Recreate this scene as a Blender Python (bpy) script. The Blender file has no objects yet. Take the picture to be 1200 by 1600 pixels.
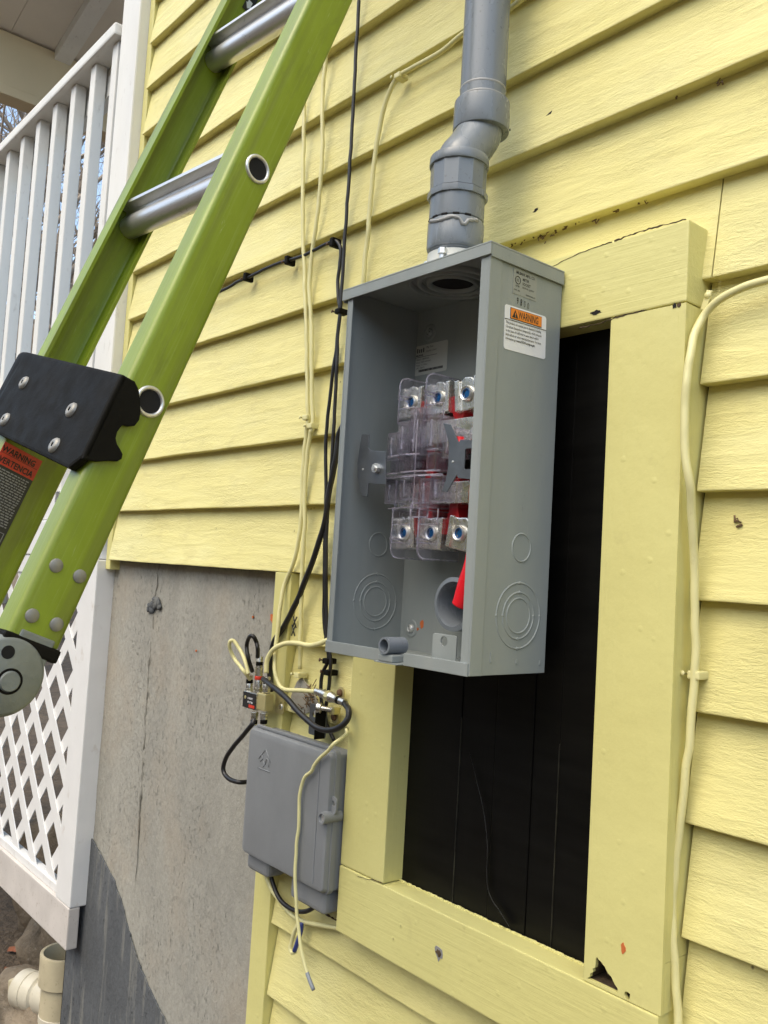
import bpy, bmesh, math, random
from mathutils import Vector, Matrix, Quaternion, noise
from mathutils.geometry import tessellate_polygon

random.seed(7)
S = bpy.context.scene
COL = S.collection
R = math.radians

# ------------------------------------------------------------------ camera
cam_data = bpy.data.cameras.new('camera')
cam = bpy.data.objects.new('camera', cam_data)
COL.objects.link(cam)
YAW, PITCH, ROLL = (0.86726, 0.06791, 0.05885)
fwd = Vector((-math.sin(YAW)*math.cos(PITCH), math.cos(YAW)*math.cos(PITCH), math.sin(PITCH)))
r0 = fwd.cross(Vector((0, 0, 1))).normalized()
u0 = r0.cross(fwd)
rt = math.cos(ROLL)*r0 + math.sin(ROLL)*u0
up = -math.sin(ROLL)*r0 + math.cos(ROLL)*u0
m = Matrix((rt, up, -fwd)).transposed().to_4x4()
m.translation = Vector((0.7471, -0.8597, 0.1077))
cam.matrix_world = m
cam_data.sensor_fit = 'VERTICAL'
cam_data.sensor_height = 36.0
cam_data.lens = 30.8364
cam_data.clip_start = 0.02
cam_data.clip_end = 600.0
S.camera = cam

# ------------------------------------------------------------------ sky, sun, exposure
SUN_EL, SUN_AZ = R(58), R(176)      # azimuth measured from +Y towards +X
w = bpy.data.worlds.new('World')
S.world = w
w.use_nodes = True
nt = w.node_tree
nt.nodes.clear()
sky = nt.nodes.new('ShaderNodeTexSky')
sky.sky_type = 'NISHITA'
sky.sun_disc = False
sky.sun_elevation = SUN_EL
sky.sun_rotation = SUN_AZ
sky.air_density = 0.75
sky.dust_density = 2.0
sky.ozone_density = 1.0
bg = nt.nodes.new('ShaderNodeBackground')
bg.inputs['Strength'].default_value = 0.15
wo = nt.nodes.new('ShaderNodeOutputWorld')
nt.links.new(sky.outputs[0], bg.inputs['Color'])
nt.links.new(bg.outputs[0], wo.inputs['Surface'])
sd = bpy.data.lights.new('sun', 'SUN')
sd.energy = 0.5
sd.angle = R(75)
sd.color = (1.0, 0.95, 0.86)
sun = bpy.data.objects.new('sun', sd)
COL.objects.link(sun)
sdir = Vector((math.sin(SUN_AZ)*math.cos(SUN_EL), math.cos(SUN_AZ)*math.cos(SUN_EL), math.sin(SUN_EL)))
sun.rotation_euler = sdir.to_track_quat('Z', 'Y').to_euler()
sun.location = (-2, -4, 6)
S.view_settings.view_transform = 'Standard'
S.view_settings.look = 'None'
S.view_settings.gamma = 1.0
S.view_settings.use_curve_mapping = False
S.view_settings.exposure = 1.63
S.view_settings.use_white_balance = True
S.view_settings.white_balance_temperature = 7350
S.view_settings.white_balance_tint = 3

# ------------------------------------------------------------------ materials
def new_mat(name):
    mt = bpy.data.materials.new(name)
    mt.use_nodes = True
    t = mt.node_tree
    t.nodes.clear()
    out = t.nodes.new('ShaderNodeOutputMaterial')
    return mt, t, out

class NB:
    """small node builder"""
    def __init__(s, t): s.t = t; s.pos = None
    def n(s, kind, **kw):
        nd = s.t.nodes.new(kind)
        for k, v in kw.items(): setattr(nd, k, v)
        return nd
    def link(s, a, b): s.t.links.new(a, b)
    def P(s):
        if s.pos is None: s.pos = s.n('ShaderNodeNewGeometry').outputs['Position']
        return s.pos
    def scaled(s, v):
        m_ = s.n('ShaderNodeVectorMath', operation='MULTIPLY')
        s.link(s.P(), m_.inputs[0]); m_.inputs[1].default_value = v
        return m_.outputs[0]
    def noise(s, v, detail=4.0, rough=0.55, dist=0.0):
        nz = s.n('ShaderNodeTexNoise')
        nz.inputs['Scale'].default_value = 1.0
        nz.inputs['Detail'].default_value = detail
        nz.inputs['Roughness'].default_value = rough
        nz.inputs['Distortion'].default_value = dist
        s.link(s.scaled(v), nz.inputs['Vector'])
        return nz.outputs['Fac']
    def ramp(s, fac, a, b, va=0.0, vb=1.0):
        r_ = s.n('ShaderNodeMapRange')
        r_.inputs['From Min'].default_value = a; r_.inputs['From Max'].default_value = b
        r_.inputs['To Min'].default_value = va; r_.inputs['To Max'].default_value = vb
        s.link(fac, r_.inputs['Value'])
        return r_.outputs['Result']
    def mix(s, fac, a, b):
        mx = s.n('ShaderNodeMix', data_type='RGBA')
        for sock, v in ((mx.inputs[0], fac), (mx.inputs[6], a), (mx.inputs[7], b)):
            if isinstance(v, (int, float)): sock.default_value = v
            elif isinstance(v, tuple): sock.default_value = (*v[:3], 1)
            else: s.link(v, sock)
        return mx.outputs[2]
    def math(s, op, a, b):
        mm = s.n('ShaderNodeMath', operation=op)
        for i, v in enumerate((a, b)):
            if isinstance(v, (int, float)): mm.inputs[i].default_value = v
            else: s.link(v, mm.inputs[i])
        return mm.outputs[0]
    def bump(s, h, dist, strength=1.0, prev=None):
        b = s.n('ShaderNodeBump')
        b.inputs['Distance'].default_value = dist
        b.inputs['Strength'].default_value = strength
        s.link(h, b.inputs['Height'])
        if prev is not None: s.link(prev, b.inputs['Normal'])
        return b.outputs[0]
    def bsdf(s, out, col, rough=0.5, metal=0.0, normal=None, spec=0.5, coat=0.0):
        p = s.n('ShaderNodeBsdfPrincipled')
        for key, v in (('Base Color', col), ('Roughness', rough)):
            if isinstance(v, tuple): p.inputs[key].default_value = (*v[:3], 1)
            elif isinstance(v, (int, float)): p.inputs[key].default_value = v
            else: s.link(v, p.inputs[key])
        p.inputs['Metallic'].default_value = metal
        p.inputs['Specular IOR Level'].default_value = spec
        p.inputs['Coat Weight'].default_value = coat
        if normal is not None: s.link(normal, p.inputs['Normal'])
        s.link(p.outputs[0], out.inputs['Surface'])
        return p

def plain(name, col, rough=0.5, metal=0.0, var=0.12, vs=(18, 18, 18), bump=0.0, bs=(300, 300, 300), spec=0.5, dirt=0.0, dirtcol=(0.1, 0.08, 0.05), ds=(90, 90, 90)):
    mt, t, out = new_mat(name); b = NB(t)
    f = b.ramp(b.noise(vs, 5), 0.3, 0.7)
    c = b.mix(f, tuple(x*(1-var) for x in col), tuple(min(1, x*(1+var)) for x in col))
    if dirt > 0:
        d = b.ramp(b.noise(ds, 6, 0.65), 0.6, 0.78, 0.0, dirt)
        c = b.mix(d, c, dirtcol)
    nrm = b.bump(b.noise(bs, 4), bump) if bump else None
    rg = b.ramp(b.noise(tuple(x*1.7 for x in vs), 4), 0.3, 0.7, max(0.02, rough-0.07), min(1, rough+0.07))
    b.bsdf(out, c, rg, metal, nrm, spec)
    return mt

YEL = (0.75, 0.64, 0.245)
def siding_material():
    mt, t, out = new_mat('yellow_rough_siding_paint'); b = NB(t)
    tone = b.ramp(b.noise((3, 8, 9), 5), 0.3, 0.7)
    c = b.mix(tone, (0.70, 0.633, 0.262), (0.765, 0.70, 0.315))
    oi = b.n('ShaderNodeObjectInfo')
    c = b.mix(b.math('MULTIPLY', oi.outputs['Random'], 0.55), c, (0.70, 0.625, 0.255))
    fade = b.ramp(b.noise((2.2, 9, 5), 4), 0.5, 0.72, 0.0, 0.45)
    c = b.mix(fade, c, (0.735, 0.71, 0.40))
    grime = b.ramp(b.noise((14, 40, 30), 7, 0.7), 0.54, 0.8, 0.0, 0.45)
    c = b.mix(grime, c, (0.46, 0.385, 0.155))
    # sparse dark specks: fly spots and chips
    v = b.n('ShaderNodeTexVoronoi'); v.inputs['Scale'].default_value = 1.0
    b.link(b.scaled((46, 46, 36)), v.inputs['Vector'])
    spot = b.ramp(v.outputs['Distance'], 0.03, 0.10, 1.0, 0.0)
    pick = b.ramp(b.noise((11, 11, 11), 3), 0.60, 0.66)
    c = b.mix(b.math('MULTIPLY', b.math('MULTIPLY', spot, pick), 0.8), c, (0.09, 0.055, 0.02))
    # rough-sawn cedar: long wandering ridges plus fine crackle
    g1 = b.noise((34, 90, 170), 7, 0.68, 1.4)
    g2 = b.noise((170, 300, 420), 5, 0.65, 0.9)
    g3 = b.noise((9, 30, 60), 4, 0.5, 0.4)
    amp = b.ramp(b.noise((5, 5, 13), 3), 0.34, 0.66, 0.25, 1.0)
    h = b.math('ADD', b.math('MULTIPLY', b.ramp(g1, 0.38, 0.68), b.math('MULTIPLY', amp, 0.30)), b.math('MULTIPLY', g2, b.math('MULTIPLY', amp, 0.75)))
    n1 = b.bump(h, 0.0018, 1.0)
    n2 = b.bump(g3, 0.0035, 0.6, n1)
    b.bsdf(out, c, b.ramp(g3, 0.3, 0.7, 0.42, 0.62), 0, n2, 0.42)
    return mt

def trim_material(way):
    mt, t, out = new_mat('yellow_smooth_trim_paint_' + way); b = NB(t)
    tone = b.ramp(b.noise((4, 6, 5), 5), 0.3, 0.7)
    c = b.mix(tone, (0.625, 0.575, 0.232), (0.68, 0.632, 0.262))
    grime = b.ramp(b.noise((22, 22, 22), 7, 0.7), 0.6, 0.85, 0.0, 0.32)
    c = b.mix(grime, c, (0.33, 0.27, 0.13))
    v = b.n('ShaderNodeTexVoronoi'); v.inputs['Scale'].default_value = 1.0
    b.link(b.scaled((38, 38, 38)), v.inputs['Vector'])
    spot = b.ramp(v.outputs['Distance'], 0.03, 0.09, 1.0, 0.0)
    pick = b.ramp(b.noise((9, 9, 9), 3), 0.62, 0.68)
    c = b.mix(b.math('MULTIPLY', b.math('MULTIPLY', spot, pick), 0.7), c, (0.13, 0.08, 0.035))
    blister = b.ramp(v.outputs['Distance'], 0.05, 0.16, 1.0, 0.0)
    h = b.math('ADD', b.math('MULTIPLY', blister, 0.5), b.noise((60, 60, 60), 5))
    n1 = b.bump(h, 0.0009, 0.7)
    gr = b.noise((7, 160, 190) if way == 'h' else (190, 160, 7), 6, 0.62, 0.7)
    n1 = b.bump(gr, 0.0008, 0.7, n1)
    n2 = b.bump(b.noise((6, 9, 7), 3), 0.003, 0.5, n1)
    b.bsdf(out, c, b.ramp(tone, 0, 1, 0.34, 0.5), 0, n2, 0.5)
    return mt

def concrete_material(name, c1, c2, pit_amt, streak=True):
    mt, t, out = new_mat(name); b = NB(t)
    big = b.ramp(b.noise((5, 5, 3), 6, 0.6), 0.3, 0.7)
    c = b.mix(big, c1, c2)
    fine = b.ramp(b.noise((150, 150, 120), 6, 0.7), 0.38, 0.7, 0.0, 0.45)
    c = b.mix(fine, c, tuple(x*0.62 for x in c1))
    smear = b.ramp(b.noise((4.5, 4.5, 1.6), 6, 0.65, 0.6), 0.5, 0.72, 0.0, 0.38)
    c = b.mix(smear, c, tuple(x*0.62 for x in c1))
    tan = b.ramp(b.noise((6, 6, 4), 5), 0.5, 0.72, 0.0, 0.32)
    c = b.mix(tan, c, (0.40, 0.31, 0.215) if streak else tuple(x*1.6 for x in c2))
    pits = b.noise((210, 210, 85), 4, 0.62, 0.8)
    pm = b.math('MULTIPLY', b.ramp(pits, 0.585, 0.665), b.ramp(b.noise((7, 7, 3), 5, 0.6), 0.40, 0.64))
    if not streak:
        dr = b.ramp(b.noise((34, 34, 3.2), 4, 0.6), 0.52, 0.68, 0.0, 0.7)
        c = b.mix(dr, c, (0.27, 0.265, 0.235))
    c = b.mix(b.math('MULTIPLY', pm, pit_amt), c, tuple(x*0.40 for x in c1))
    h = b.math('SUBTRACT', b.noise((90, 90, 50), 8, 0.72), b.math('MULTIPLY', pm, 0.5))
    n1 = b.bump(h, 0.0042, 0.85)
    b.bsdf(out, c, 0.88, 0, n1, 0.3)
    return mt

def clear_material(name, tint, gloss_w, rough=0.08, edge=None):
    mt, t, out = new_mat(name); b = NB(t)
    tr = b.n('ShaderNodeBsdfTransparent'); tr.inputs[0].default_value = (*tint, 1)
    gl = b.n('ShaderNodeBsdfGlossy'); gl.inputs['Roughness'].default_value = rough
    gl.inputs['Color'].default_value = (0.95, 0.95, 1, 1)
    lw = b.n('ShaderNodeFresnel'); lw.inputs['IOR'].default_value = 1.5
    fac = b.math('ADD', b.math('MULTIPLY', lw.outputs[0], 0.9), gloss_w)
    mx = b.n('ShaderNodeMixShader')
    b.link(fac, mx.inputs[0]); b.link(tr.outputs[0], mx.inputs[1]); b.link(gl.outputs[0], mx.inputs[2])
    last = mx.outputs[0]
    if edge:
        df = b.n('ShaderNodeBsdfDiffuse'); df.inputs[0].default_value = (*edge, 1)
        m2 = b.n('ShaderNodeMixShader'); m2.inputs[0].default_value = 0.40
        b.link(last, m2.inputs[1]); b.link(df.outputs[0], m2.inputs[2]); last = m2.outputs[0]
    b.link(last, out.inputs['Surface'])
    return mt

def fiberglass_material():
    mt, t, out = new_mat('green_fiberglass'); b = NB(t)
    f = b.ramp(b.noise((14, 9, 5), 6, 0.65), 0.3, 0.7)
    c = b.mix(f, (0.185, 0.250, 0.010), (0.245, 0.325, 0.018))
    rot = b.n('ShaderNodeVectorRotate', rotation_type='X_AXIS')
    rot.inputs['Angle'].default_value = R(20.9)
    b.link(b.P(), rot.inputs['Vector']); world_pos = b.pos; b.pos = rot.outputs[0]
    fib = b.ramp(b.noise((260, 330, 5), 5, 0.7), 0.52, 0.75, 0.0, 0.5)
    c = b.mix(fib, c, (0.32, 0.40, 0.11))
    scr = b.ramp(b.noise((90, 120, 11), 7, 0.75, 1.6), 0.63, 0.70, 0.0, 0.7)
    c = b.mix(scr, c, (0.40, 0.46, 0.25))
    dirt = b.ramp(b.noise((34, 40, 9), 7, 0.72), 0.53, 0.74, 0, 0.45)
    c = b.mix(dirt, c, (0.09, 0.09, 0.03))
    band = b.ramp(b.noise((20, 62, 1.2), 2, 0.5), 0.48, 0.62, 0, 0.45)
    c = b.mix(band, c, (0.14, 0.16, 0.03))
    n1 = b.bump(b.noise((300, 120, 60), 5, 0.6), 0.0004, 0.8)
    b.bsdf(out, c, b.ramp(f, 0, 1, 0.3, 0.45), 0, n1, 0.55)
    return mt

def aluminium_material():
    mt, t, out = new_mat('worn_aluminium'); b = NB(t)
    f = b.ramp(b.noise((9, 60, 60), 6, 0.7), 0.3, 0.75)
    c = b.mix(f, (0.60, 0.59, 0.57), (0.78, 0.77, 0.75))
    d = b.ramp(b.noise((60, 60, 60), 6, 0.75, 1.0), 0.62, 0.72, 0, 0.75)
    c = b.mix(d, c, (0.12, 0.11, 0.10))
    n1 = b.bump(b.noise((20, 420, 420), 4), 0.0003, 0.6)
    b.bsdf(out, c, b.ramp(f, 0, 1, 0.40, 0.27), 0.75, n1)
    return mt

M = {}
M['siding'] = siding_material()
M['trim'] = trim_material('h')
M['trim_v'] = trim_material('v')
M['concrete'] = concrete_material('weathered_concrete', (0.315, 0.305, 0.27), (0.41, 0.395, 0.345), 0.7)
M['seamline'] = concrete_material('dark_form_seam', (0.25, 0.24, 0.21), (0.31, 0.30, 0.26), 0.6)
M['coating'] = concrete_material('grey_slurry_coating', (0.085, 0.091, 0.098), (0.125, 0.133, 0.142), 0.6, False)
M['sheathing'] = plain('dark_sheathing', (0.03, 0.022, 0.015), 0.9)
M['blackboard'] = plain('black_window_boards', (0.0042, 0.0040, 0.0036), 0.42, 0, 0.4, (6, 6, 60), 0.0005, (30, 30, 6), 0.16, 0.12, (0.014, 0.013, 0.011), (40, 40, 4))
M['seam'] = plain('pale_board_edge', (0.035, 0.033, 0.022), 0.7, 0, 0.9, (4, 4, 30))
M['film_sheen'] = plain('torn_film_grey_sheen', (0.11, 0.11, 0.105), 0.4, spec=0.5)  # grey base paints the sheen on a flap of black film
M['white'] = plain('weathered_white_paint', (0.75, 0.735, 0.685), 0.5, 0, 0.06, (8, 8, 3), 0.0006, (60, 60, 16), 0.45, 0.55, (0.36, 0.32, 0.26), (45, 45, 20))
M['vinyl'] = plain('white_vinyl', (0.74, 0.735, 0.725), 0.38, 0, 0.03, dirt=0.5, dirtcol=(0.42, 0.35, 0.27), ds=(30, 30, 22))
M['dirtywhite'] = plain('mud_splashed_white_board', (0.56, 0.52, 0.485), 0.6, 0, 0.08, (14, 14, 14), 0, dirt=0.9, dirtcol=(0.25, 0.18, 0.12), ds=(110, 110, 90))
M['soffit'] = plain('porch_ceiling_paint', (0.72, 0.66, 0.57), 0.6, 0, 0.06, (3, 3, 3))
M['beam'] = plain('cream_beam_paint', (0.60, 0.48, 0.30), 0.6, 0, 0.05, (3, 3, 3))
M['deck'] = plain('grey_deck_boards', (0.20, 0.18, 0.16), 0.8, 0, 0.2)
def box_material():
    mt, t, out = new_mat('grey_powder_coat'); b = NB(t)
    f = b.ramp(b.noise((13, 13, 3), 5), 0.3, 0.7)
    c = b.mix(f, (0.245, 0.268, 0.262), (0.285, 0.312, 0.308))
    dust = b.ramp(b.noise((24, 24, 6), 7, 0.7), 0.5, 0.8, 0.0, 0.35)
    c = b.mix(dust, c, (0.36, 0.355, 0.32))
    scr = b.ramp(b.noise((35, 210, 26), 6, 0.75, 2.2), 0.685, 0.72, 0.0, 0.5)
    c = b.mix(scr, c, (0.42, 0.43, 0.42))
    smut = b.ramp(b.noise((70, 70, 50), 6, 0.72, 0.5), 0.64, 0.76, 0.0, 0.4)
    c = b.mix(smut, c, (0.13, 0.135, 0.125))
    n1 = b.bump(b.noise((900, 900, 900), 3), 0.00018, 0.8)
    n2 = b.bump(b.noise((7, 7, 5), 3), 0.0022, 0.5, n1)
    b.bsdf(out, c, b.ramp(b.noise((20, 20, 7), 5), 0.3, 0.7, 0.33, 0.52), 0, n2, 0.5)
    return mt
M['boxgrey'] = box_material()
M['spare'] = plain('grey_powder_coat', (0.265, 0.290, 0.285), 0.42, 0, 0.09, (16, 16, 3), 0.00018, (900, 900, 900), 0.5, 0.22, (0.36, 0.36, 0.33), (28, 28, 7))
M['nid'] = plain('grey_moulded_plastic', (0.212, 0.221, 0.229), 0.48, 0, 0.07, (20, 20, 12), 0.0003, (700, 700, 700), 0.45, 0.3, (0.26, 0.26, 0.25), (35, 35, 25))
M['pvc'] = plain('grey_pvc', (0.185, 0.207, 0.232), 0.26, 0, 0.05, (12, 12, 5), 0.0002, (500, 500, 60), 0.5, 0.8, (0.075, 0.08, 0.085), (190, 190, 110))
M['glue'] = plain('clear_pvc_cement_film', (0.33, 0.33, 0.33), 0.25)
M['steel'] = plain('zinc_plated_steel', (0.74, 0.74, 0.72), 0.36, 0.8, 0.1, (60, 60, 60))
M['lugmetal'] = plain('tin_plated_aluminium', (0.86, 0.84, 0.79), 0.26, 0.95, 0.08, (60, 60, 60))
M['dullsteel'] = plain('dull_galvanised_plate', (0.19, 0.205, 0.225), 0.40, 0.8, 0.1, (40, 40, 40))
M['hinge'] = plain('grey_green_cast_hinge', (0.20, 0.215, 0.205), 0.5, 0.3, 0.12, (30, 30, 30), 0.0005, (200, 200, 200), 0.5, 0.4, (0.10, 0.12, 0.10), (50, 50, 50))
M['bluedye'] = plain('blue_dyed_screw', (0.02, 0.15, 0.40), 0.25, 0.6, 0.1)
M['red'] = plain('red_insulator_plastic', (0.30, 0.004, 0.008), 0.35, 0, 0.08)
M['redcap'] = plain('bright_red_vinyl_cap', (0.72, 0.012, 0.025), 0.25, 0, 0.05)
M['copper'] = plain('copper_strip', (0.75, 0.36, 0.22), 0.35, 1.0, 0.1)
def glass_material(name, tint, rough, thru, milk):
    mt, t, out = new_mat(name); b = NB(t)
    g = b.n('ShaderNodeBsdfGlass'); g.inputs['Color'].default_value = (*tint, 1)
    g.inputs['Roughness'].default_value = rough; g.inputs['IOR'].default_value = 1.49
    tr = b.n('ShaderNodeBsdfTransparent'); tr.inputs[0].default_value = (*tint, 1)
    df = b.n('ShaderNodeBsdfTranslucent'); df.inputs[0].default_value = (0.9, 0.88, 0.96, 1)
    mx = b.n('ShaderNodeMixShader'); mx.inputs[0].default_value = thru
    b.link(g.outputs[0], mx.inputs[1]); b.link(tr.outputs[0], mx.inputs[2])
    m2 = b.n('ShaderNodeMixShader')
    b.link(b.ramp(b.noise((60, 60, 60), 4), 0.35, 0.75, milk*0.3, milk), m2.inputs[0])
    b.link(mx.outputs[0], m2.inputs[1]); b.link(df.outputs[0], m2.inputs[2])
    b.link(m2.outputs[0], out.inputs['Surface'])
    return mt
M['clear'] = glass_material('clear_polycarbonate', (0.955, 0.95, 0.975), 0.03, 0.35, 0.10)
M['clear_glint'] = glass_material('polycarbonate_edge_glint', (0.95, 0.94, 0.98), 0.08, 0.1, 0.50)  # whiter, milky copy of the clear plastic; edge highlights put into the colour
M['black'] = plain('black_moulded_plastic', (0.0095, 0.0085, 0.0068), 0.6, 0, 0.2, (30, 30, 30), 0.0003, (400, 400, 400), 0.06, 0.2, (0.02, 0.02, 0.02), (30, 30, 30))
M['cable_black'] = plain('black_cable_jacket', (0.012, 0.011, 0.012), 0.42, 0, 0.2)
M['cable_yellow'] = plain('yellow_painted_cable', (0.70, 0.65, 0.33), 0.42, 0, 0.06, (40, 40, 14), 0.0004, (120, 120, 60), 0.5, 0.45, (0.42, 0.34, 0.16), (80, 80, 60))
M['cable_grey'] = plain('bare_grey_cable_end', (0.22, 0.24, 0.27), 0.45)
M['cable_blue'] = plain('blue_wire_jacket', (0.03, 0.05, 0.22), 0.45)
M['nickel'] = plain('nickel_connector', (0.66, 0.64, 0.58), 0.28, 1.0, 0.12, (90, 90, 90), 0.0003, (900, 900, 900))
M['brass'] = plain('brassy_painted_block', (0.62, 0.55, 0.28), 0.38, 0.6, 0.15)
M['rust'] = plain('rusty_nail', (0.12, 0.06, 0.03), 0.8)
M['dark'] = plain('painted_cavity_shade', (0.006, 0.005, 0.005), 0.9)  # near-black that paints the shade inside holes, bores and slots
M['rot'] = plain('rotten_wood', (0.075, 0.048, 0.026), 0.95, 0, 0.5, (120, 120, 120), 0.003, (120, 120, 60))
M['rivetgrey'] = plain('dull_grey_rivet', (0.27, 0.26, 0.235), 0.5, 0.4, 0.12, (80, 80, 80))
M['label_white'] = plain('white_label', (0.78, 0.78, 0.80), 0.4, 0, 0.02)
M['label_silver'] = plain('silver_label', (0.52, 0.53, 0.50), 0.4, 0.0, 0.03)
M['label_grey'] = plain('grey_foil_label', (0.285, 0.295, 0.275), 0.4, 0, 0.03)
M['ink'] = plain('black_ink', (0.012, 0.012, 0.012), 0.5)
M['ink_grey'] = plain('grey_print', (0.26, 0.26, 0.26), 0.5)
M['orange'] = plain('orange_print', (0.80, 0.235, 0.03), 0.45, 0, 0.02)
M['label_red'] = plain('red_print', (0.60, 0.045, 0.025), 0.4, 0, 0.06)
M['label_black'] = plain('black_print', (0.02, 0.02, 0.021), 0.38, 0, 0.2)
M['pvc_cream'] = plain('dirty_cream_pvc', (0.50, 0.44, 0.30), 0.4, 0, 0.1, (20, 20, 20), 0, dirt=0.7, dirtcol=(0.16, 0.11, 0.06), ds=(90, 90, 90))
M['pvc_white'] = plain('dirty_white_pvc', (0.54, 0.50, 0.40), 0.36, 0, 0.08, (20, 20, 20), 0, dirt=0.45, dirtcol=(0.22, 0.16, 0.09), ds=(110, 110, 110))
M['rock'] = plain('brown_field_stone', (0.17, 0.135, 0.095), 0.75, 0, 0.5, (11, 11, 11), 0.012, (35, 35, 35), 0.4, 0.6, (0.36, 0.33, 0.29), (55, 55, 80))
M['soil'] = plain('leafy_soil', (0.085, 0.062, 0.042), 0.95, 0, 0.4, (9, 9, 9), 0.02, (50, 50, 50))
M['leaf'] = plain('dead_leaf', (0.22, 0.075, 0.035), 0.7, 0, 0.3)
M['bark'] = plain('grey_brown_bark', (0.33, 0.27, 0.215), 0.9, 0, 0.25, (20, 20, 8), 0.004, (60, 60, 20))
M['orangepaint'] = plain('orange_paint_fleck', (0.55, 0.14, 0.04), 0.6)
M['wasp'] = plain('dry_nest_residue', (0.16, 0.10, 0.05), 0.9)

# ------------------------------------------------------------------ mesh helpers
def bm_obj(name, bm, mat, parent=None, smooth=False, extra=()):
    me = bpy.data.meshes.new(name)
    bm.normal_update()
    bm.to_mesh(me); bm.free()
    me.materials.append(M[mat] if isinstance(mat, str) else mat)
    for e in extra: me.materials.append(M[e])
    if smooth:
        me.polygons.foreach_set('use_smooth', [True]*len(me.polygons))
    return link(name, me, parent)

def link(name, me, parent=None, mw=None):
    o = bpy.data.objects.new(name, me)
    COL.objects.link(o)
    if parent is not None:
        o.parent = parent
        o.matrix_parent_inverse = Matrix.Translation(-WLOC.get(parent.name, Vector((0, 0, 0))))
    if mw is not None: o.matrix_basis = mw
    return o

WLOC = {}
def thing(name, label, cat, loc=(0, 0, 0), group=None):
    o = bpy.data.objects.new(name, None)
    o.empty_display_size = 0.05
    COL.objects.link(o)
    o.location = loc
    WLOC[o.name] = Vector(loc)
    o['label'] = label; o['category'] = cat
    if group: o['group'] = group
    return o

def tag(o, label=None, cat=None, group=None, kind=None):
    if label: o['label'] = label
    if cat: o['category'] = cat
    if group: o['group'] = group
    if kind: o['kind'] = kind
    return o

def a_box(bm, x0, x1, y0, y1, z0, z1, bev=0.0, seg=2):
    vs = [bm.verts.new((x, y, z)) for x in (x0, x1) for y in (y0, y1) for z in (z0, z1)]
    f = [(0, 1, 3, 2), (4, 6, 7, 5), (0, 4, 5, 1), (2, 3, 7, 6), (0, 2, 6, 4), (1, 5, 7, 3)]
    fs = [bm.faces.new([vs[i] for i in q]) for q in f]
    if bev > 0:
        es = {e for fc in fs for e in fc.edges}
        bmesh.ops.bevel(bm, geom=list(es), offset=bev, segments=seg, affect='EDGES', profile=0.6)

def box(name, x0, x1, y0, y1, z0, z1, mat, parent=None, bev=0.0, seg=2):
    bm = bmesh.new()
    a_box(bm, min(x0, x1), max(x0, x1), min(y0, y1), max(y0, y1), min(z0, z1), max(z0, z1), bev, seg)
    bmesh.ops.recalc_face_normals(bm, faces=bm.faces[:])
    return bm_obj(name, bm, mat, parent)

def xform(bm, mtx, start=0):
    bm.verts.ensure_lookup_table()
    for v in bm.verts[start:]: v.co = mtx @ v.co

def spline(pts, per=6):
    P = [Vector(p) for p in pts]
    if len(P) < 3: return P
    out = []
    for i in range(len(P)-1):
        p0 = P[i-1] if i > 0 else P[0]*2 - P[1]
        p1, p2 = P[i], P[i+1]
        p3 = P[i+2] if i+2 < len(P) else P[-1]*2 - P[-2]
        for k in range(per):
            t = k/per
            out.append(0.5*((2*p1) + (p2-p0)*t + (2*p0-5*p1+4*p2-p3)*t*t + (3*p1-p0-3*p2+p3)*t**3))
    out.append(P[-1])
    return out

def a_tube(bm, pts, r, n=10, cap=True):
    """tube along pts; r a number or a list of radii"""
    P = [Vector(p) for p in pts]
    rs = r if isinstance(r, (list, tuple)) else [r]*len(P)
    prev = None; rings = []
    for i, p in enumerate(P):
        if i == 0: t = P[1]-P[0]
        elif i == len(P)-1: t = P[-1]-P[-2]
        else: t = P[i+1]-P[i-1]
        if t.length < 1e-9: t = Vector((0, 0, 1))
        t.normalize()
        if prev is None:
            a = Vector((0, 0, 1)) if abs(t.z) < 0.9 else Vector((1, 0, 0))
            u = t.cross(a).normalized()
        else:
            u = (prev - t*prev.dot(t))
            u = u.normalized() if u.length > 1e-6 else t.orthogonal().normalized()
        prev = u
        v = t.cross(u)
        rings.append([bm.verts.new(p + (u*math.cos(2*math.pi*k/n) + v*math.sin(2*math.pi*k/n))*rs[i]) for k in range(n)])
    for a, b in zip(rings, rings[1:]):
        for k in range(n):
            bm.faces.new((a[k], a[(k+1) % n], b[(k+1) % n], b[k])).smooth = True
    if cap:
        bm.faces.new(rings[0][::-1]); bm.faces.new(rings[-1])

def tube(name, pts, r, mat, parent=None, n=10, per=6, wob=0.0):
    bm = bmesh.new()
    sp = spline(pts, per)
    if wob:
        sp = [p + Vector((noise.noise(p*40), noise.noise(p*40+Vector((9, 3, 1))), 0))*wob for p in sp]
    a_tube(bm, sp, r, n)
    return bm_obj(name, bm, mat, parent)

def a_lathe(bm, prof, o, axis, n=40, smooth=True, close=False):
    """prof: list of (radius, height) along axis from o"""
    ax = Vector(axis).normalized(); o = Vector(o)
    u = ax.orthogonal().normalized(); v = ax.cross(u)
    rings = []
    for r_, h in prof:
        if r_ < 1e-7: rings.append([bm.verts.new(o + ax*h)])
        else: rings.append([bm.verts.new(o + ax*h + (u*math.cos(2*math.pi*k/n)+v*math.sin(2*math.pi*k/n))*r_) for k in range(n)])
    pairs = list(zip(rings, rings[1:]))
    if close: pairs.append((rings[-1], rings[0]))
    for a, b in pairs:
        for k in range(n):
            k2 = (k+1) % n
            if len(a) == 1 and len(b) == 1: continue
            if len(a) == 1: f = bm.faces.new((a[0], b[k2], b[k]))
            elif len(b) == 1: f = bm.faces.new((a[k], a[k2], b[0]))
            else: f = bm.faces.new((a[k], a[k2], b[k2], b[k]))
            f.smooth = smooth

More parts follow.
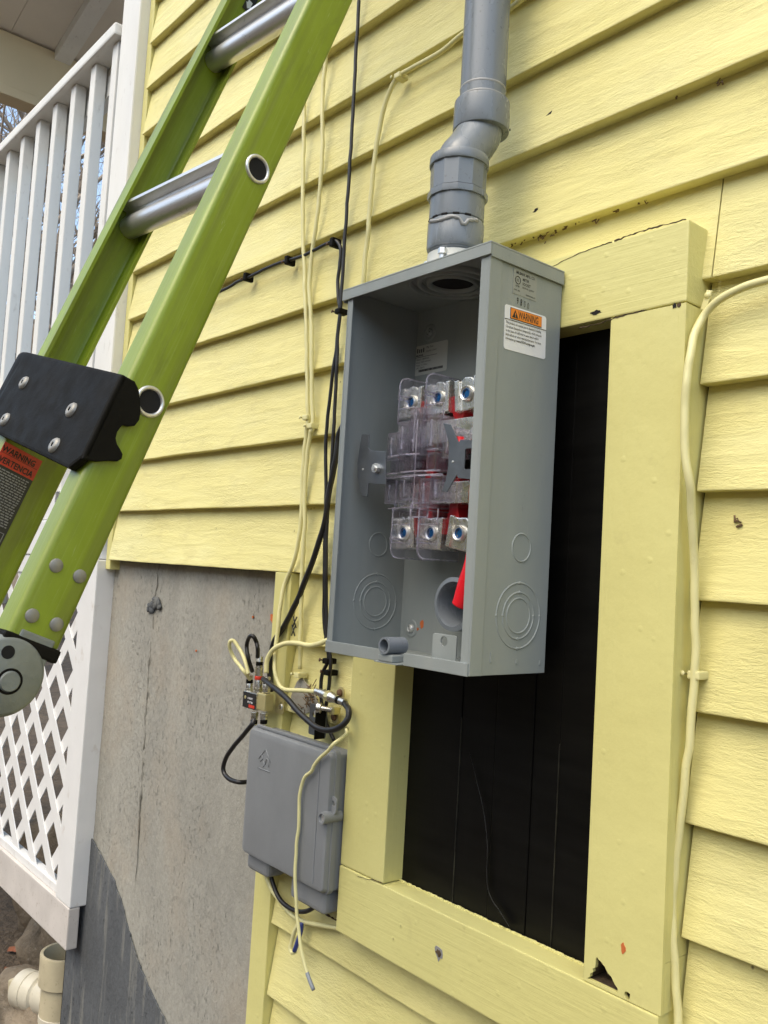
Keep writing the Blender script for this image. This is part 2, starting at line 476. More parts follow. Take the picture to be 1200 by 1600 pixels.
def lathe(name, prof, o, axis, mat, parent=None, n=40, smooth=False, close=False):
    bm = bmesh.new()
    a_lathe(bm, prof, o, axis, n, smooth, close)
    bmesh.ops.recalc_face_normals(bm, faces=bm.faces[:])
    ob = bm_obj(name, bm, mat, parent)
    if not smooth: shade_auto(ob.data, 40 if n > 16 else 14)
    return ob

def shade_auto(me, deg):
    me.polygons.foreach_set('use_smooth', [True]*len(me.polygons))
    bm = bmesh.new(); bm.from_mesh(me)
    lim = R(deg)
    for e in bm.edges:
        if len(e.link_faces) == 2 and e.calc_face_angle(0) > lim: e.smooth = False
    bm.to_mesh(me); bm.free()

def a_plate(bm, outer, holes, t0, t1, frame, bev=0.0):
    """flat plate: outline(s) in (u,v), thickness from t0 to t1 along w; frame = (origin,U,V,W)"""
    o, U, V, W_ = [Vector(q) for q in frame]
    loops = [list(outer)] + [list(h) for h in holes]
    tri = tessellate_polygon([[Vector((u, v, 0)) for u, v in lp] for lp in loops])
    flat = [q for lp in loops for q in lp]
    A = [bm.verts.new(o + U*u + V*v + W_*t0) for u, v in flat]
    B = [bm.verts.new(o + U*u + V*v + W_*t1) for u, v in flat]
    for t in tri:
        for L in (A, B):
            try: bm.faces.new([L[i] for i in t])
            except ValueError: pass
    k = 0; rim = []
    for lp in loops:
        n = len(lp)
        for i in range(n):
            a, b = k+i, k+(i+1) % n
            try: bm.faces.new((A[a], A[b], B[b], B[a]))
            except ValueError: pass
        k += n
    bmesh.ops.recalc_face_normals(bm, faces=bm.faces[:])
    bmesh.ops.dissolve_limit(bm, angle_limit=0.01, verts=bm.verts[:], edges=bm.edges[:])
    if bev > 0:
        es = [e for e in bm.edges if len(e.link_faces) == 2 and e.calc_face_angle(0) > 0.9]
        bmesh.ops.bevel(bm, geom=es, offset=bev, segments=2, affect='EDGES', profile=0.6, clamp_overlap=True)

XZ = lambda y=0.0: ((0, y, 0), (1, 0, 0), (0, 0, 1), (0, -1, 0))       # w points out of the wall (to -Y)
def plate(name, outer, holes, t0, t1, frame, mat, parent=None, bev=0.0):
    bm = bmesh.new()
    a_plate(bm, outer, holes, t0, t1, frame, bev)
    return bm_obj(name, bm, mat, parent)

def rect(x0, x1, z0, z1, r=0.0, n=5):
    if r <= 0: return [(x0, z0), (x1, z0), (x1, z1), (x0, z1)]
    out = []
    for cx, cz, a in ((x0+r, z0+r, 180), (x1-r, z0+r, 270), (x1-r, z1-r, 0), (x0+r, z1-r, 90)):
        for k in range(n+1):
            t = R(a + 90*k/n); out.append((cx+r*math.cos(t), cz+r*math.sin(t)))
    return out

def circ(cx, cz, r, n=24): return [(cx+r*math.cos(2*math.pi*k/n), cz+r*math.sin(2*math.pi*k/n)) for k in range(n)]

TEXTS = []
def text(name, body, size, o, U, V, mat, parent, align='LEFT', bold=0.0, squeeze=1.0):
    TEXTS.append((name, body, size, Vector(o), Vector(U).normalized(), Vector(V).normalized(), mat, parent, align, bold, squeeze))

def flush_texts():
    tmp = []
    for (name, body, size, o, U, V, mat, parent, align, bold, sq) in TEXTS:
        c = bpy.data.curves.new('lettering', 'FONT')
        c.body = body; c.size = size; c.align_x = align; c.offset = bold; c.resolution_u = 2
        ob = bpy.data.objects.new('lettering', c); COL.objects.link(ob)
        tmp.append(ob)
    bpy.context.view_layer.update()
    dg = bpy.context.evaluated_depsgraph_get()
    for ob, (name, body, size, o, U, V, mat, parent, align, bold, sq) in zip(tmp, TEXTS):
        me = bpy.data.meshes.new_from_object(ob.evaluated_get(dg))
        W_ = U.cross(V)
        mm = Matrix((U*sq, V, W_)).transposed().to_4x4(); mm.translation = o
        me.transform(mm)
        me.materials.clear(); me.materials.append(M[mat])
        link(name, me, parent)
    for ob in tmp:
        c = ob.data; bpy.data.objects.remove(ob); bpy.data.curves.remove(c)

# ================================================================== SETTING: ground, house wall, foundation, porch
ROW0, ROWS, BT = 0.0971, 0.1163, 0.0175
def rowz(k): return ROW0 + k*ROWS
XEND = 1.6

# ---- ground
bm = bmesh.new()
def gz(x, y):
    d = math.hypot(x+1.5, y)
    z = -1.17 + 0.03*noise.noise(Vector((x*0.9, y*0.9, 0))) + 0.012*noise.noise(Vector((x*5, y*5, 3)))
    return z - 0.02*max(0.0, min(4.0, -y-0.5)) + min(9.0, max(0.0, -y-5.0)*0.7) + min(1.6, max(0, d-9)*0.05)*(1 if x < -3 else 0.2)  # steep bank behind the camera is added, unseen, to block low light
xs = [-220, -120, -70, -45, -30, -22, -16, -12, -9, -7, -5.5] + [-4.5 + 0.16*i for i in range(40)] + [2.4, 3.5, 5, 8, 13, 22, 40, 80, 220]
ys = [-220, -90, -40, -20, -10, -6, -4, -3, -2.2, -1.6] + [-1.2+0.16*i for i in range(24)] + [3, 4, 5.5, 8, 12, 18, 28, 45, 80, 140, 220]
vv = [[bm.verts.new((x, y, gz(x, y))) for y in ys] for x in xs]
for i in range(len(xs)-1):
    for j in range(len(ys)-1):
        bm.faces.new((vv[i][j], vv[i+1][j], vv[i+1][j+1], vv[i][j+1])).smooth = True
tag(bm_obj('ground', bm, 'soil'), kind='structure')

# ---- house wall: lapped boards, corner boards, sheathing
wall = thing('house_wall', 'yellow painted clapboard house wall with rough lapped siding boards', 'house wall', (0, 0.1, -1.1))
box('sheathing', -1.24, XEND, 0.036, 0.16, 0.0, 2.1, 'sheathing', wall)
box('sheathing', -0.49, XEND, 0.036, 0.16, -1.1, -0.003, 'sheathing', wall)

def siding_board(k, x0, x1, ztop=None, zbot=None, seed=0, label=None):
    bm = bmesh.new()
    z0 = rowz(k); z1 = z0 + ROWS + 0.012
    n = max(3, int((x1-x0)/0.035))
    slope = BT/ROWS
    prof = []
    base = [(0.0, 0.0)]
    # cross-section (y, z) from underside back, round the butt, up the face, over the top, down the back
    sec = [(BT+0.006, 0.0), (0.0014, 0.0), (0.0004, 0.0004), (0.0, 0.0014), (0.0003, 0.003)]
    for q in (0.25, 0.5, 0.75, 1.0):
        sec.append((slope*((z1-z0)*q), (z1-z0)*q))
    sec.append((BT+0.012, z1-z0)); sec.append((BT+0.012, 0.004))
    rings = []
    for i in range(n+1):
        x = x0 + (x1-x0)*i/n
        wob = 0.0011*noise.noise(Vector((x*7, k*3.7+seed, 0))) + 0.0006*noise.noise(Vector((x*29, k*5.1, 2)))
        wy = 0.0012*noise.noise(Vector((x*3.1, k*9.3+seed, 7)))
        rings.append([bm.verts.new((x, y + (wy if j in range(1, 9) else 0), max(zbot if zbot is not None else -9, min(ztop if ztop is not None else 9, z0 + z + (wob if j < 6 else 0)))))
                      for j, (y, z) in enumerate(sec)])
    m_ = len(sec)
    for a, b in zip(rings, rings[1:]):
        for j in range(m_):
            f = bm.faces.new((a[j], a[(j+1) % m_], b[(j+1) % m_], b[j]))
    bm.faces.new(rings[0]); bm.faces.new(rings[-1][::-1])
    bmesh.ops.recalc_face_normals(bm, faces=bm.faces[:])
    ob = bm_obj('siding_board', bm, 'siding', wall)
    shade_auto(ob.data, 42)
    return ob

TXL, TXR = -0.2837, 0.2467                    # window casing outer sides
TIL, TIR = -0.187, 0.1517                    # casing inner sides
TZB, TZS, TZH, TZT = -0.419, -0.3252, 0.4139, 0.5047
TY = -0.0296                                 # casing face
XL = -1.268                              # left end of the long boards
for k in range(4, 17): siding_board(k, XL, XEND)
siding_board(3, XL, 0.2575); siding_board(3, 0.2592, XEND, seed=5)
for k in (0, 1, 2):
    siding_board(k, XL, TXL-0.002); siding_board(k, TXR+0.0025, XEND, seed=3)
for k in (-1, -2, -3, -4):
    siding_board(k, -0.494, TXL-0.002); siding_board(k, TXR+0.0025, XEND, seed=3)
for k in (-5, -6, -7, -8, -9): siding_board(k, -0.494, XEND)
# corner boards
box('corner_board', -0.545, -0.4955, -0.004, 0.05, -1.1, rowz(0)-0.001, 'trim_v', wall, 0.0015)
box('corner_board', -1.296, -1.2705, 0.006, 0.05, 0.075, 2.1, 'trim_v', wall, 0.0015)
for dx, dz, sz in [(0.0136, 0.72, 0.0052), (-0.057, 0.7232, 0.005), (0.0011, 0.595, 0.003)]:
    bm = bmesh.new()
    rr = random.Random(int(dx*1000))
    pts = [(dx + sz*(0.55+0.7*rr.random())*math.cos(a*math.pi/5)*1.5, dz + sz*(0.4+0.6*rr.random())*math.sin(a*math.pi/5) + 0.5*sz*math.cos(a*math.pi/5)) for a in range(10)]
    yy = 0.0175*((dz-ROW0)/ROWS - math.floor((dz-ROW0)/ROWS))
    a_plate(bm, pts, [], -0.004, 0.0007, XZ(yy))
    bm_obj('painted_hole', bm, 'dark', wall)  # flat plate proud of the board, its black painting a hole's shade

# insect and nest debris caught under the laps
bm = bmesh.new(); rr = random.Random(31)
for x, y, z in [(-0.0354, 0.012, 0.5644), (-0.0274, 0.012, 0.5642), (-0.0021, 0.012, 0.5655), (0.0103, 0.012, 0.5563), (0.0144, 0.012, 0.5595), (0.0445, 0.012, 0.5618), (0.0484, 0.012, 0.5641), (0.0321, 0.012, 0.5617), (0.0626, 0.012, 0.5637), (0.0922, 0.012, 0.5581), (0.1202, 0.012, 0.5609), (0.1646, 0.012, 0.5639), (-0.0501, 0.012, 0.5619), (0.1884, 0.012, 0.6849), (0.2571, 0.012, 0.6728), (0.1994, 0.012, 0.6775), (-0.2316, 0.012, 0.804), (0.2937, 0.012, 0.1835), (0.2543, 0.012, 0.1199), (-0.02, 0.012, 0.5888), (-0.0029, 0.012, 0.5972)]:
    for q in range(3):
        p = Vector((x+rr.gauss(0, 0.004), y-0.001, z+rr.gauss(0, 0.003)))
        a_tube(bm, [p, p+Vector((rr.uniform(-.004, .004), -0.001, rr.uniform(-.003, .003))), p+Vector((rr.uniform(-.006, .006), -0.0004, rr.uniform(-.005, .005)))], 0.0007+0.0006*rr.random(), 5)
tag(bm_obj('insect_debris', bm, 'wasp', wall), kind='stuff')
# ---- concrete foundation
fnd = thing('concrete_foundation', 'rough grey concrete foundation wall below the yellow siding, dark coating low on its left', 'foundation wall', (-0.95, 0.1, -1.3))
bm = bmesh.new()
fx0, fx1, fz0, fz1 = -1.395, -0.50, -1.35, 0.10
nx, nz = 90, 110
def cy(x, z):
    y = 0.030 + 0.0016*noise.noise(Vector((x*9, 0, z*5))) + 0.0009*noise.noise(Vector((x*60, 1, z*22))) + 0.0006*noise.noise(Vector((x*150, 4, z*60)))
    seam = -1.066 + 0.006*noise.noise(Vector((0, 3, z*3)))
    y -= 0.0035*math.exp(-((x-seam)/0.006)**2)
    if x < -1.30: y += 0.010*max(0, noise.noise(Vector((x*22, 5, z*16)))+0.1)
    return y
g = [[bm.verts.new((fx0+(fx1-fx0)*i/nx, cy(fx0+(fx1-fx0)*i/nx, fz0+(fz1-fz0)*j/nz), fz0+(fz1-fz0)*j/nz)) for j in range(nz+1)] for i in range(nx+1)]
for i in range(nx):
    for j in range(nz):
        bm.faces.new((g[i][j], g[i+1][j], g[i+1][j+1], g[i][j+1])).smooth = True
bk = [bm.verts.new((x, 0.20, z)) for x, z in ((fx0, fz0), (fx1, fz0), (fx1, fz1), (fx0, fz1))]
L = [g[0][j] for j in range(nz+1)]; Rr = [g[nx][j] for j in range(nz+1)]
T = [g[i][nz] for i in range(nx+1)]; B = [g[i][0] for i in range(nx+1)]
bm.faces.new(L + [bk[3], bk[0]]); bm.faces.new(Rr[::-1] + [bk[1], bk[2]])
bm.faces.new(T + [bk[2], bk[3]]); bm.faces.new(B[::-1] + [bk[0], bk[1]])
bm.faces.new(bk[::-1])
bmesh.ops.recalc_face_normals(bm, faces=bm.faces[:])
bm_obj('wall_face', bm, 'concrete', fnd)
# trowelled grey coating, its ragged edge running down to the right
edge = [(-1.4107, -0.5314), (-1.3592, -0.5433), (-1.3086, -0.5591), (-1.235, -0.5878), (-1.1651, -0.6163), (-1.118, -0.648), (-1.0814, -0.6841), (-1.0424, -0.7218), (-0.9961, -0.7538), (-0.9438, -0.7789), (-0.8702, -0.8116), (-0.7897, -0.8491)]
pts = []
for (x0, z0), (x1, z1) in zip(edge, edge[1:]):
    for q in range(8):
        t = q/8; x = x0+(x1-x0)*t; z = z0+(z1-z0)*t
        pts.append((x + 0.007*noise.noise(Vector((x*40, z*40, 1))) + 0.004*noise.noise(Vector((x*130, z*130, 2))), z))
pts.append(edge[-1])
pts += [(edge[-1][0], -1.34), (-1.392, -1.34), (-1.392, edge[0][1])]
bm = bmesh.new()
a_plate(bm, pts, [], 0.0, 0.0032, XZ(0.0285))
bm_obj('grey_coating', bm, 'coating', fnd)
# form seam ridge and the grey lump at its head
bm = bmesh.new()
sp = [Vector((x, 0.0265 - 0.0005*math.sin(i*1.7), z)) for i, (x, z) in enumerate([(-1.0588, 0.0975), (-1.0629, 0.0476), (-1.0652, 0.005), (-1.065, -0.0515), (-1.068, -0.1081), (-1.0674, -0.1852), (-1.0657, -0.2685), (-1.0639, -0.3512), (-1.061, -0.4399), (-1.0581, -0.5279), (-1.0583, -0.616)])]
sp = [p + Vector((0.004*noise.noise(p*30)+0.002*noise.noise(p*110), 0.0012*noise.noise(p*60), 0)) for p in spline(sp, 14)]
a_tube(bm, [p + Vector((0, 0.0020, 0)) for p in sp], [max(0.0006, 0.0026+0.0028*noise.noise(p*45))*min(1, 4*i/len(sp)+0.15, 4*(1-i/len(sp))) for i, p in enumerate(sp)], 6)
bm_obj('form_seam', bm, 'seamline', fnd)
bm = bmesh.new()
lx, lz = (-1.059, 0.0054)
for i in range(9):
    rr = random.Random(i+3)
    st = len(bm.verts)
    bmesh.ops.create_icosphere(bm, subdivisions=2, radius=0.006+0.006*rr.random())
    bm.verts.ensure_lookup_table()
    ox, oz = rr.uniform(-0.035, 0.022), rr.uniform(-0.012, 0.012)
    for v in bm.verts[st:]:
        v.co = Vector((v.co.x*1.3+lx+ox, v.co.y*0.5+0.026, v.co.z+lz+oz + 0.3*ox)) + v.co*0.3*noise.noise(v.co*300)
bm_obj('mortar_lump', bm, 'coating', fnd, True)
for x, z, sz in [(-0.5934, 0.0122, 0.007), (-0.6579, 0.0095, 0.003), (-0.8635, -0.0752, 0.002)]:
    bm = bmesh.new(); rr = random.Random(int(z*900)+5)
    a_plate(bm, [(x+sz*(0.4+0.7*rr.random())*math.cos(a*math.pi/5), z+sz*(0.5+0.9*rr.random())*math.sin(a*math.pi/5)) for a in range(10)], [], 0.001, 0.0035, XZ(0.030))
    bm_obj('paint_fleck', bm, 'orangepaint', fnd)

# ---- boarded-up window with its casing
win = thing('boarded_window', 'small window opening boarded up in black inside a chipped flat yellow casing', 'boarded window', (-0.02, 0.0, TZB))
TB = 0.021
box('head_casing', TXL, TXR, TY, TB, TZH+0.0012, TZT, 'trim', win, 0.0018)
box('side_casing', TXL, TIL, TY, TB, TZS+0.0012, TZH-0.0004, 'trim_v', win, 0.0018)
box('sill_casing', TXL, TXR-0.002, TY-0.0012, TB, TZB, TZS, 'trim', win, 0.0018)
hole = [(0.1673, -0.294), (0.1733, -0.2972), (0.1775, -0.3003), (0.1868, -0.3081), (0.1944, -0.3157), (0.1964, -0.3234), (0.1837, -0.3258), (0.1714, -0.3259), (0.158, -0.3237), (0.1569, -0.32), (0.1624, -0.3113), (0.1661, -0.3031)]
pts = [(TIR, TZS+0.0012)]
rh = []
for (x0, z0), (x1, z1) in zip(hole, hole[1:]+hole[:1]):
    for q in range(3):
        t = q/3; x = x0+(x1-x0)*t; z = z0+(z1-z0)*t
        rh.append((x+0.0022*noise.noise(Vector((x*300, z*300, 0))), max(TZS+0.0042, z+0.0022*noise.noise(Vector((x*300, z*300, 5))))))
sm = [(x+0.0052*(0.6+0.4*math.sin(a*2.3))*math.cos(a*0.7854), z+0.007*(0.7+0.3*math.sin(a*3.1))*math.sin(a*0.7854)) for a in range(8) for x, z in [(0.2072, -0.3198)]]
bm = bmesh.new()
a_plate(bm, rect(TIR, TXR, TZS+0.0012, TZH-0.0004), [rh, sm], -TY-0.005, -TY, XZ(0), 0.0012)
a_box(bm, TIR+0.0003, TXR-0.0003, TY+0.0056, TB, TZS+0.052, TZH-0.0006)
a_box(bm, TXR-0.012, TXR-0.0003, TY+0.0056, TB, TZS+0.0014, TZS+0.0515)
a_box(bm, TIR+0.0003, TIR+0.0025, TY+0.0056, TB, TZS+0.0014, TZS+0.0515)
bm_obj('side_casing', bm, 'trim_v', win)
# rotten wood deep in the hole
bm = bmesh.new()
for i in range(14):
    rr = random.Random(i)
    st = len(bm.verts)
    bmesh.ops.create_icosphere(bm, subdivisions=2, radius=1)
    bm.verts.ensure_lookup_table()
    c = Vector((rr.uniform(0.160, 0.197), rr.uniform(-0.008, 0.012), rr.uniform(TZS+0.003, TZS+0.022)))
    s = Vector((rr.uniform(0.003, 0.010), rr.uniform(0.003, 0.006), rr.uniform(0.003, 0.008)))
    for v in bm.verts[st:]:
        q = v.co*(1+0.5*noise.noise(v.co*2.3+c*99)); v.co = Vector((q.x*s.x, q.y*s.y, q.z*s.z)) + c
bm_obj('rotten_wood', bm, 'rot', win)
bm = bmesh.new()
a_plate(bm, [(x*1.0, z) for x, z in rect(0.149, 0.204, TZS+0.0016, TZS+0.046)], [rh], -0.0085, 0.0245, XZ(0))
bm_obj('rotten_lining', bm, 'rot', win)
box('cavity_shade_sheet', 0.15, 0.215, 0.009, 0.0105, TZS+0.0016, TZS+0.05, 'dark', win)  # black sheet added to paint the inside of the hole dark
# peeled patch, nail holes as flat plates with their darkness painted on, splits in the casing
def chip(name, cx, cz, sx, sz, mat, y=TY, seed=0, t=0.0006):
    bm = bmesh.new(); rr = random.Random(seed)
    a_plate(bm, [(cx+sx*(0.5+0.7*rr.random())*math.cos(a*math.pi/6), cz+sz*(0.5+0.7*rr.random())*math.sin(a*math.pi/6)) for a in range(12)], [], -0.001, t, XZ(y))
    return bm_obj(name, bm, mat, win)
chip('painted_hole', *(0.1309, 0.4246), 0.008, 0.0028, 'dark', TY, 3)
chip('painted_hole', *(0.2328, 0.4122), 0.003, 0.003, 'dark', TY, 4)
chip('painted_hole', *(0.2381, 0.4119), 0.0026, 0.0026, 'rot', TY, 5)
chip('peeled_paint', *(-0.0699, -0.3741), 0.011, 0.010, 'ink_grey', TY-0.0012, 8)
chip('peeled_paint', *(-0.0699, -0.3741), 0.006, 0.005, 'rot', TY-0.0012, 9, 0.0012)
chip('rust_stain', *(0.2003, -0.2735), 0.0035, 0.006, 'orangepaint', TY, 12)
for pts, wd, yy in [([(0.1517, 0.5045), (0.1731, 0.5065), (0.1939, 0.507), (0.218, 0.5064), (0.2466, 0.5057)], 0.0011, -0.0296), ([(0.0589, 0.4948), (0.0974, 0.5017), (0.1296, 0.504), (0.1517, 0.5045)], 0.0005, -0.0296), ([(0.107, 0.4097), (0.1343, 0.4102), (0.1536, 0.4127), (0.1774, 0.4142), (0.198, 0.4147)], 0.001, -0.0296), ([(-0.2406, -0.3291), (-0.1983, -0.3236), (-0.1847, -0.3221)], 0.0004, -0.0308), ([(-0.3738, -0.4252), (-0.3552, -0.426), (-0.3226, -0.4267)], 0.003, 0.004)]:
    bm = bmesh.new(); rr = random.Random(len(pts))
    top, bot = [], []
    for (x0, z0), (x1, z1) in zip(pts, pts[1:]):
        for q in range(7):
            t = q/7; x = x0+(x1-x0)*t; z = z0+(z1-z0)*t + rr.uniform(-0.0006, 0.0006)
            h = wd*(0.1+0.8*rr.random())
            top.append((x, z+h)); bot.append((x, z-h*0.6))
    a_plate(bm, top+bot[::-1], [], -0.001, 0.0006, XZ(yy))
    bm_obj('split', bm, 'rot', win)
# black boards closing the opening, butted with hairline gaps
bx = [TIL-0.03] + [-0.087, -0.0258, 0.0368, 0.0776] + [TIR+0.03]
for i, (a, b) in enumerate(zip(bx, bx[1:])):
    box('black_board', a+0.0002, b-0.0002, 0.006+0.0008*(i % 2)+0.0003*i, 0.020, TZS-0.02, TZH+0.02, 'blackboard', win, 0.0012)
for a in ([-0.087, -0.0258, 0.0368, 0.0776][0], [-0.087, -0.0258, 0.0368, 0.0776][3]):
    box('board_seam', a-0.0002, a+0.0002, 0.0058, 0.012, TZS-0.015, TZS+0.20+0.5*abs(a), 'seam', win)
box('backing', TIL-0.02, TIR+0.02, 0.021, 0.034, TZS-0.02, TZH+0.02, 'sheathing', win)
bm = bmesh.new()
sp = spline([(-0.0681, 0.004, -0.1235), (-0.06, 0.004, -0.1385), (-0.0518, 0.004, -0.1575), (-0.0424, 0.004, -0.1775), (-0.0355, 0.004, -0.1946), (-0.0295, 0.004, -0.2173), (-0.0257, 0.004, -0.2404), (-0.0252, 0.004, -0.2642), (-0.0215, 0.004, -0.2854), (-0.0119, 0.004, -0.2983), (-0.0006, 0.004, -0.3056), (0.0172, 0.004, -0.3199)], 6)
lft, rgt = [], []
for i, p in enumerate(sp):
    t = i/(len(sp)-1); wdt = 0.0005 + 0.003*t*t
    lft.append(bm.verts.new((p.x-wdt, 0.0045, p.z))); rgt.append(bm.verts.new((p.x+wdt, 0.0035-0.006*t, p.z+wdt*0.4)))
for i in range(len(lft)-1): bm.faces.new((lft[i], lft[i+1], rgt[i+1], rgt[i])).smooth = True
bmesh.ops.solidify(bm, geom=bm.faces[:], thickness=0.0008)
bm_obj('torn_film', bm, 'film_sheen', win)
# crumbled caulk along the inner sill
bm = bmesh.new()
for i in range(60):
    rr = random.Random(i*7)
    x = TIL-0.01 + (TIR-TIL)*i/59 + rr.uniform(-.002, .002); s = rr.uniform(0.0012, 0.0032)
    st = len(bm.verts)
    bmesh.ops.create_icosphere(bm, subdivisions=1, radius=1); bm.verts.ensure_lookup_table()
    for v in bm.verts[st:]: v.co = Vector((v.co.x*s*2.2, v.co.y*s, v.co.z*s*0.7)) + Vector((x, 0.0035, TZS+0.0005))
tag(bm_obj('sill_crumbs', bm, 'trim', win), kind='stuff')

# ---- porch at the far end of the wall
PX0 = -3.60
box_y0 = -0.012
pf = thing('porch_deck', 'grey boarded porch deck floor behind the white railing', 'porch deck', (-2.45, 1.2, 0.12))
for i in range(17):
    x = -1.37 - i*0.136
    box('deck_board', x-0.131, x, 0.02, 2.4, 0.165, 0.195, 'deck', pf, 0.002)
box('joist', PX0, -1.37, 1.2, 1.24, 0.02, 0.163, 'deck', pf)
pr_ = thing('porch_roof', 'dim porch roof underside with one rafter and a cream header beam', 'porch roof', (-2.5, 1.1, 2.6))
def ceilz(x): return 2.60 + 0.225*(x-PX0)
bm = bmesh.new()
for y0, y1 in ((-0.12, 0.30), (0.302, 0.72), (0.722, 1.14), (1.142, 1.56), (1.562, 2.5)):
    vs = [bm.verts.new(q) for q in ((PX0-0.25, y0, ceilz(PX0-0.25)), (-1.25, y0, ceilz(-1.25)), (-1.25, y1, ceilz(-1.25)), (PX0-0.25, y1, ceilz(PX0-0.25)))]
    v2 = [bm.verts.new(v.co+Vector((0, 0, 0.03))) for v in vs]
    bm.faces.new(vs); bm.faces.new(v2[::-1])
    for a in range(4): bm.faces.new((vs[a], vs[(a+1) % 4], v2[(a+1) % 4], v2[a]))
bmesh.ops.recalc_face_normals(bm, faces=bm.faces[:])
bm_obj('ceiling', bm, 'soffit', pr_)
for y in (0.55, 1.5):
    bm = bmesh.new()
    q = [(PX0, y-0.04), (-1.25, y-0.04), (-1.25, y+0.04), (PX0, y+0.04)]
    lo = [bm.verts.new((x, yy, ceilz(x)-0.052)) for x, yy in q]; hi = [bm.verts.new((x, yy, ceilz(x)-0.001)) for x, yy in q]
    bm.faces.new(lo); bm.faces.new(hi[::-1])
    for a in range(4): bm.faces.new((lo[a], lo[(a+1) % 4], hi[(a+1) % 4], hi[a]))
    bmesh.ops.recalc_face_normals(bm, faces=bm.faces[:])
    bm_obj('rafter', bm, 'white', pr_)
box('header_beam', PX0-0.09, PX0, -0.10, 2.5, 2.325, 2.585, 'beam', pr_, 0.004)
box('header_trim', PX0-0.10, PX0+0.012, -0.105, 2.51, 2.275, 2.322, 'beam', pr_, 0.004)
box('header_post', PX0-0.09, PX0, -0.03, 0.06, 0.2, 2.274, 'white', pr_, 0.004)

post = thing('porch_post', 'white painted porch corner post against the end of yellow siding', 'post', (-1.35, 0.0, 0.17))
box('shaft', -1.405, -1.297, -0.020, 0.075, 0.20, 2.9, 'white', post, 0.004)
box('edge_strip', -1.437, -1.4065, -0.006, 0.05, 0.20, 2.9, 'white', post, 0.003)

rail = thing('porch_railing', 'white porch railing with square balusters under a sloping-edged top rail', 'railing', (-2.4, 0.0, 0.25))
box('top_rail', PX0+0.002, -1.4385, -0.025, 0.085, 1.470, 1.503, 'white', rail, 0.006)
box('upper_subrail', PX0+0.002, -1.4385, 0.034, 0.070, 1.385, 1.4685, 'white', rail, 0.003)
box('lower_subrail', PX0+0.002, -1.4385, 0.034, 0.070, 0.290, 0.375, 'white', rail, 0.003)
bm = bmesh.new(); a_box(bm, -0.0185, 0.0185, -0.004, 0.0285, -0.62, 0.62, 0.003)
bmesh.ops.recalc_face_normals(bm, faces=bm.faces[:])
me = bpy.data.meshes.new('baluster'); bm.to_mesh(me); bm.free(); me.materials.append(M['white'])
for i in range(14):
    link('baluster', me, rail, Matrix.Translation(Vector((-1.478-0.1475*i, 0.0, 0.849))))

skirt = thing('porch_skirt_board', 'plain white skirt board above the lattice panel', 'trim board', (-2.4, 0.0, 0.1))
box('upper_board', PX0, -1.3385, -0.004, 0.03, 0.196, 0.275, 'vinyl', skirt, 0.003)
box('lower_board', PX0, -1.3385, -0.010, 0.03, 0.098, 0.194, 'vinyl', skirt, 0.003)

lat = thing('lattice_panel', 'white diagonal lattice panel in a vinyl frame under the porch', 'lattice', (-2.4, 0.0, -0.84))
box('side_frame', -1.3895, -1.298, -0.014, 0.0335, -0.7185, 0.0965, 'vinyl', lat, 0.003)
box('top_frame', PX0, -1.3905, -0.006, 0.02, 0.045, 0.0965, 'vinyl', lat, 0.003)
box('bottom_frame', PX0, -1.3905, -0.006, 0.02, -0.7185, -0.697, 'vinyl', lat, 0.003)
box('bottom_board', PX0, -1.2985, -0.0150, 0.012, -0.814, -0.7190, 'dirtywhite', lat, 0.003)
LX0, LX1, LZ0, LZ1 = PX0, -1.385, -0.708, 0.05
def strip(sgn, c, y0, y1):
    """strip whose centre line is x/.133 + sgn*z/.143 = c, clipped to the frame"""
    d = Vector((0.133, -sgn*0.143)).normalized()
    nrm = Vector((-d.y, d.x)); hw = 0.0170
    x = -2.4; z = (c - x/0.133)*0.143*sgn
    p = Vector((x, z))
    poly = [p - d*9 - nrm*hw, p + d*9 - nrm*hw, p + d*9 + nrm*hw, p - d*9 + nrm*hw]
    for ax, lim, s in ((0, LX0, 1), (0, LX1, -1), (1, LZ0, 1), (1, LZ1, -1)):
        out = []
        for a, b in zip(poly, poly[1:]+poly[:1]):
            ia, ib = s*(a[ax]-lim) >= 0, s*(b[ax]-lim) >= 0
            if ia: out.append(a)
            if ia != ib:
                t = (lim-a[ax])/(b[ax]-a[ax]); out.append(a+(b-a)*t)
        poly = out
        if len(poly) < 3: return
    bm = bmesh.new()
    lo = [bm.verts.new((q.x, y0, q.y)) for q in poly]; hi = [bm.verts.new((q.x, y1, q.y)) for q in poly]
    bm.faces.new(lo); bm.faces.new(hi[::-1])
    n = len(poly)
    for a in range(n): bm.faces.new((lo[a], lo[(a+1) % n], hi[(a+1) % n], hi[a]))
    bmesh.ops.recalc_face_normals(bm, faces=bm.faces[:])
    bm_obj('slat', bm, 'vinyl', lat)
for i in range(-40, 10):
    strip(1, -12.33+0.5+i+2, -0.0010, 0.0022)
    strip(-1, -9.84+0.5+i+2, 0.0026, 0.0058)

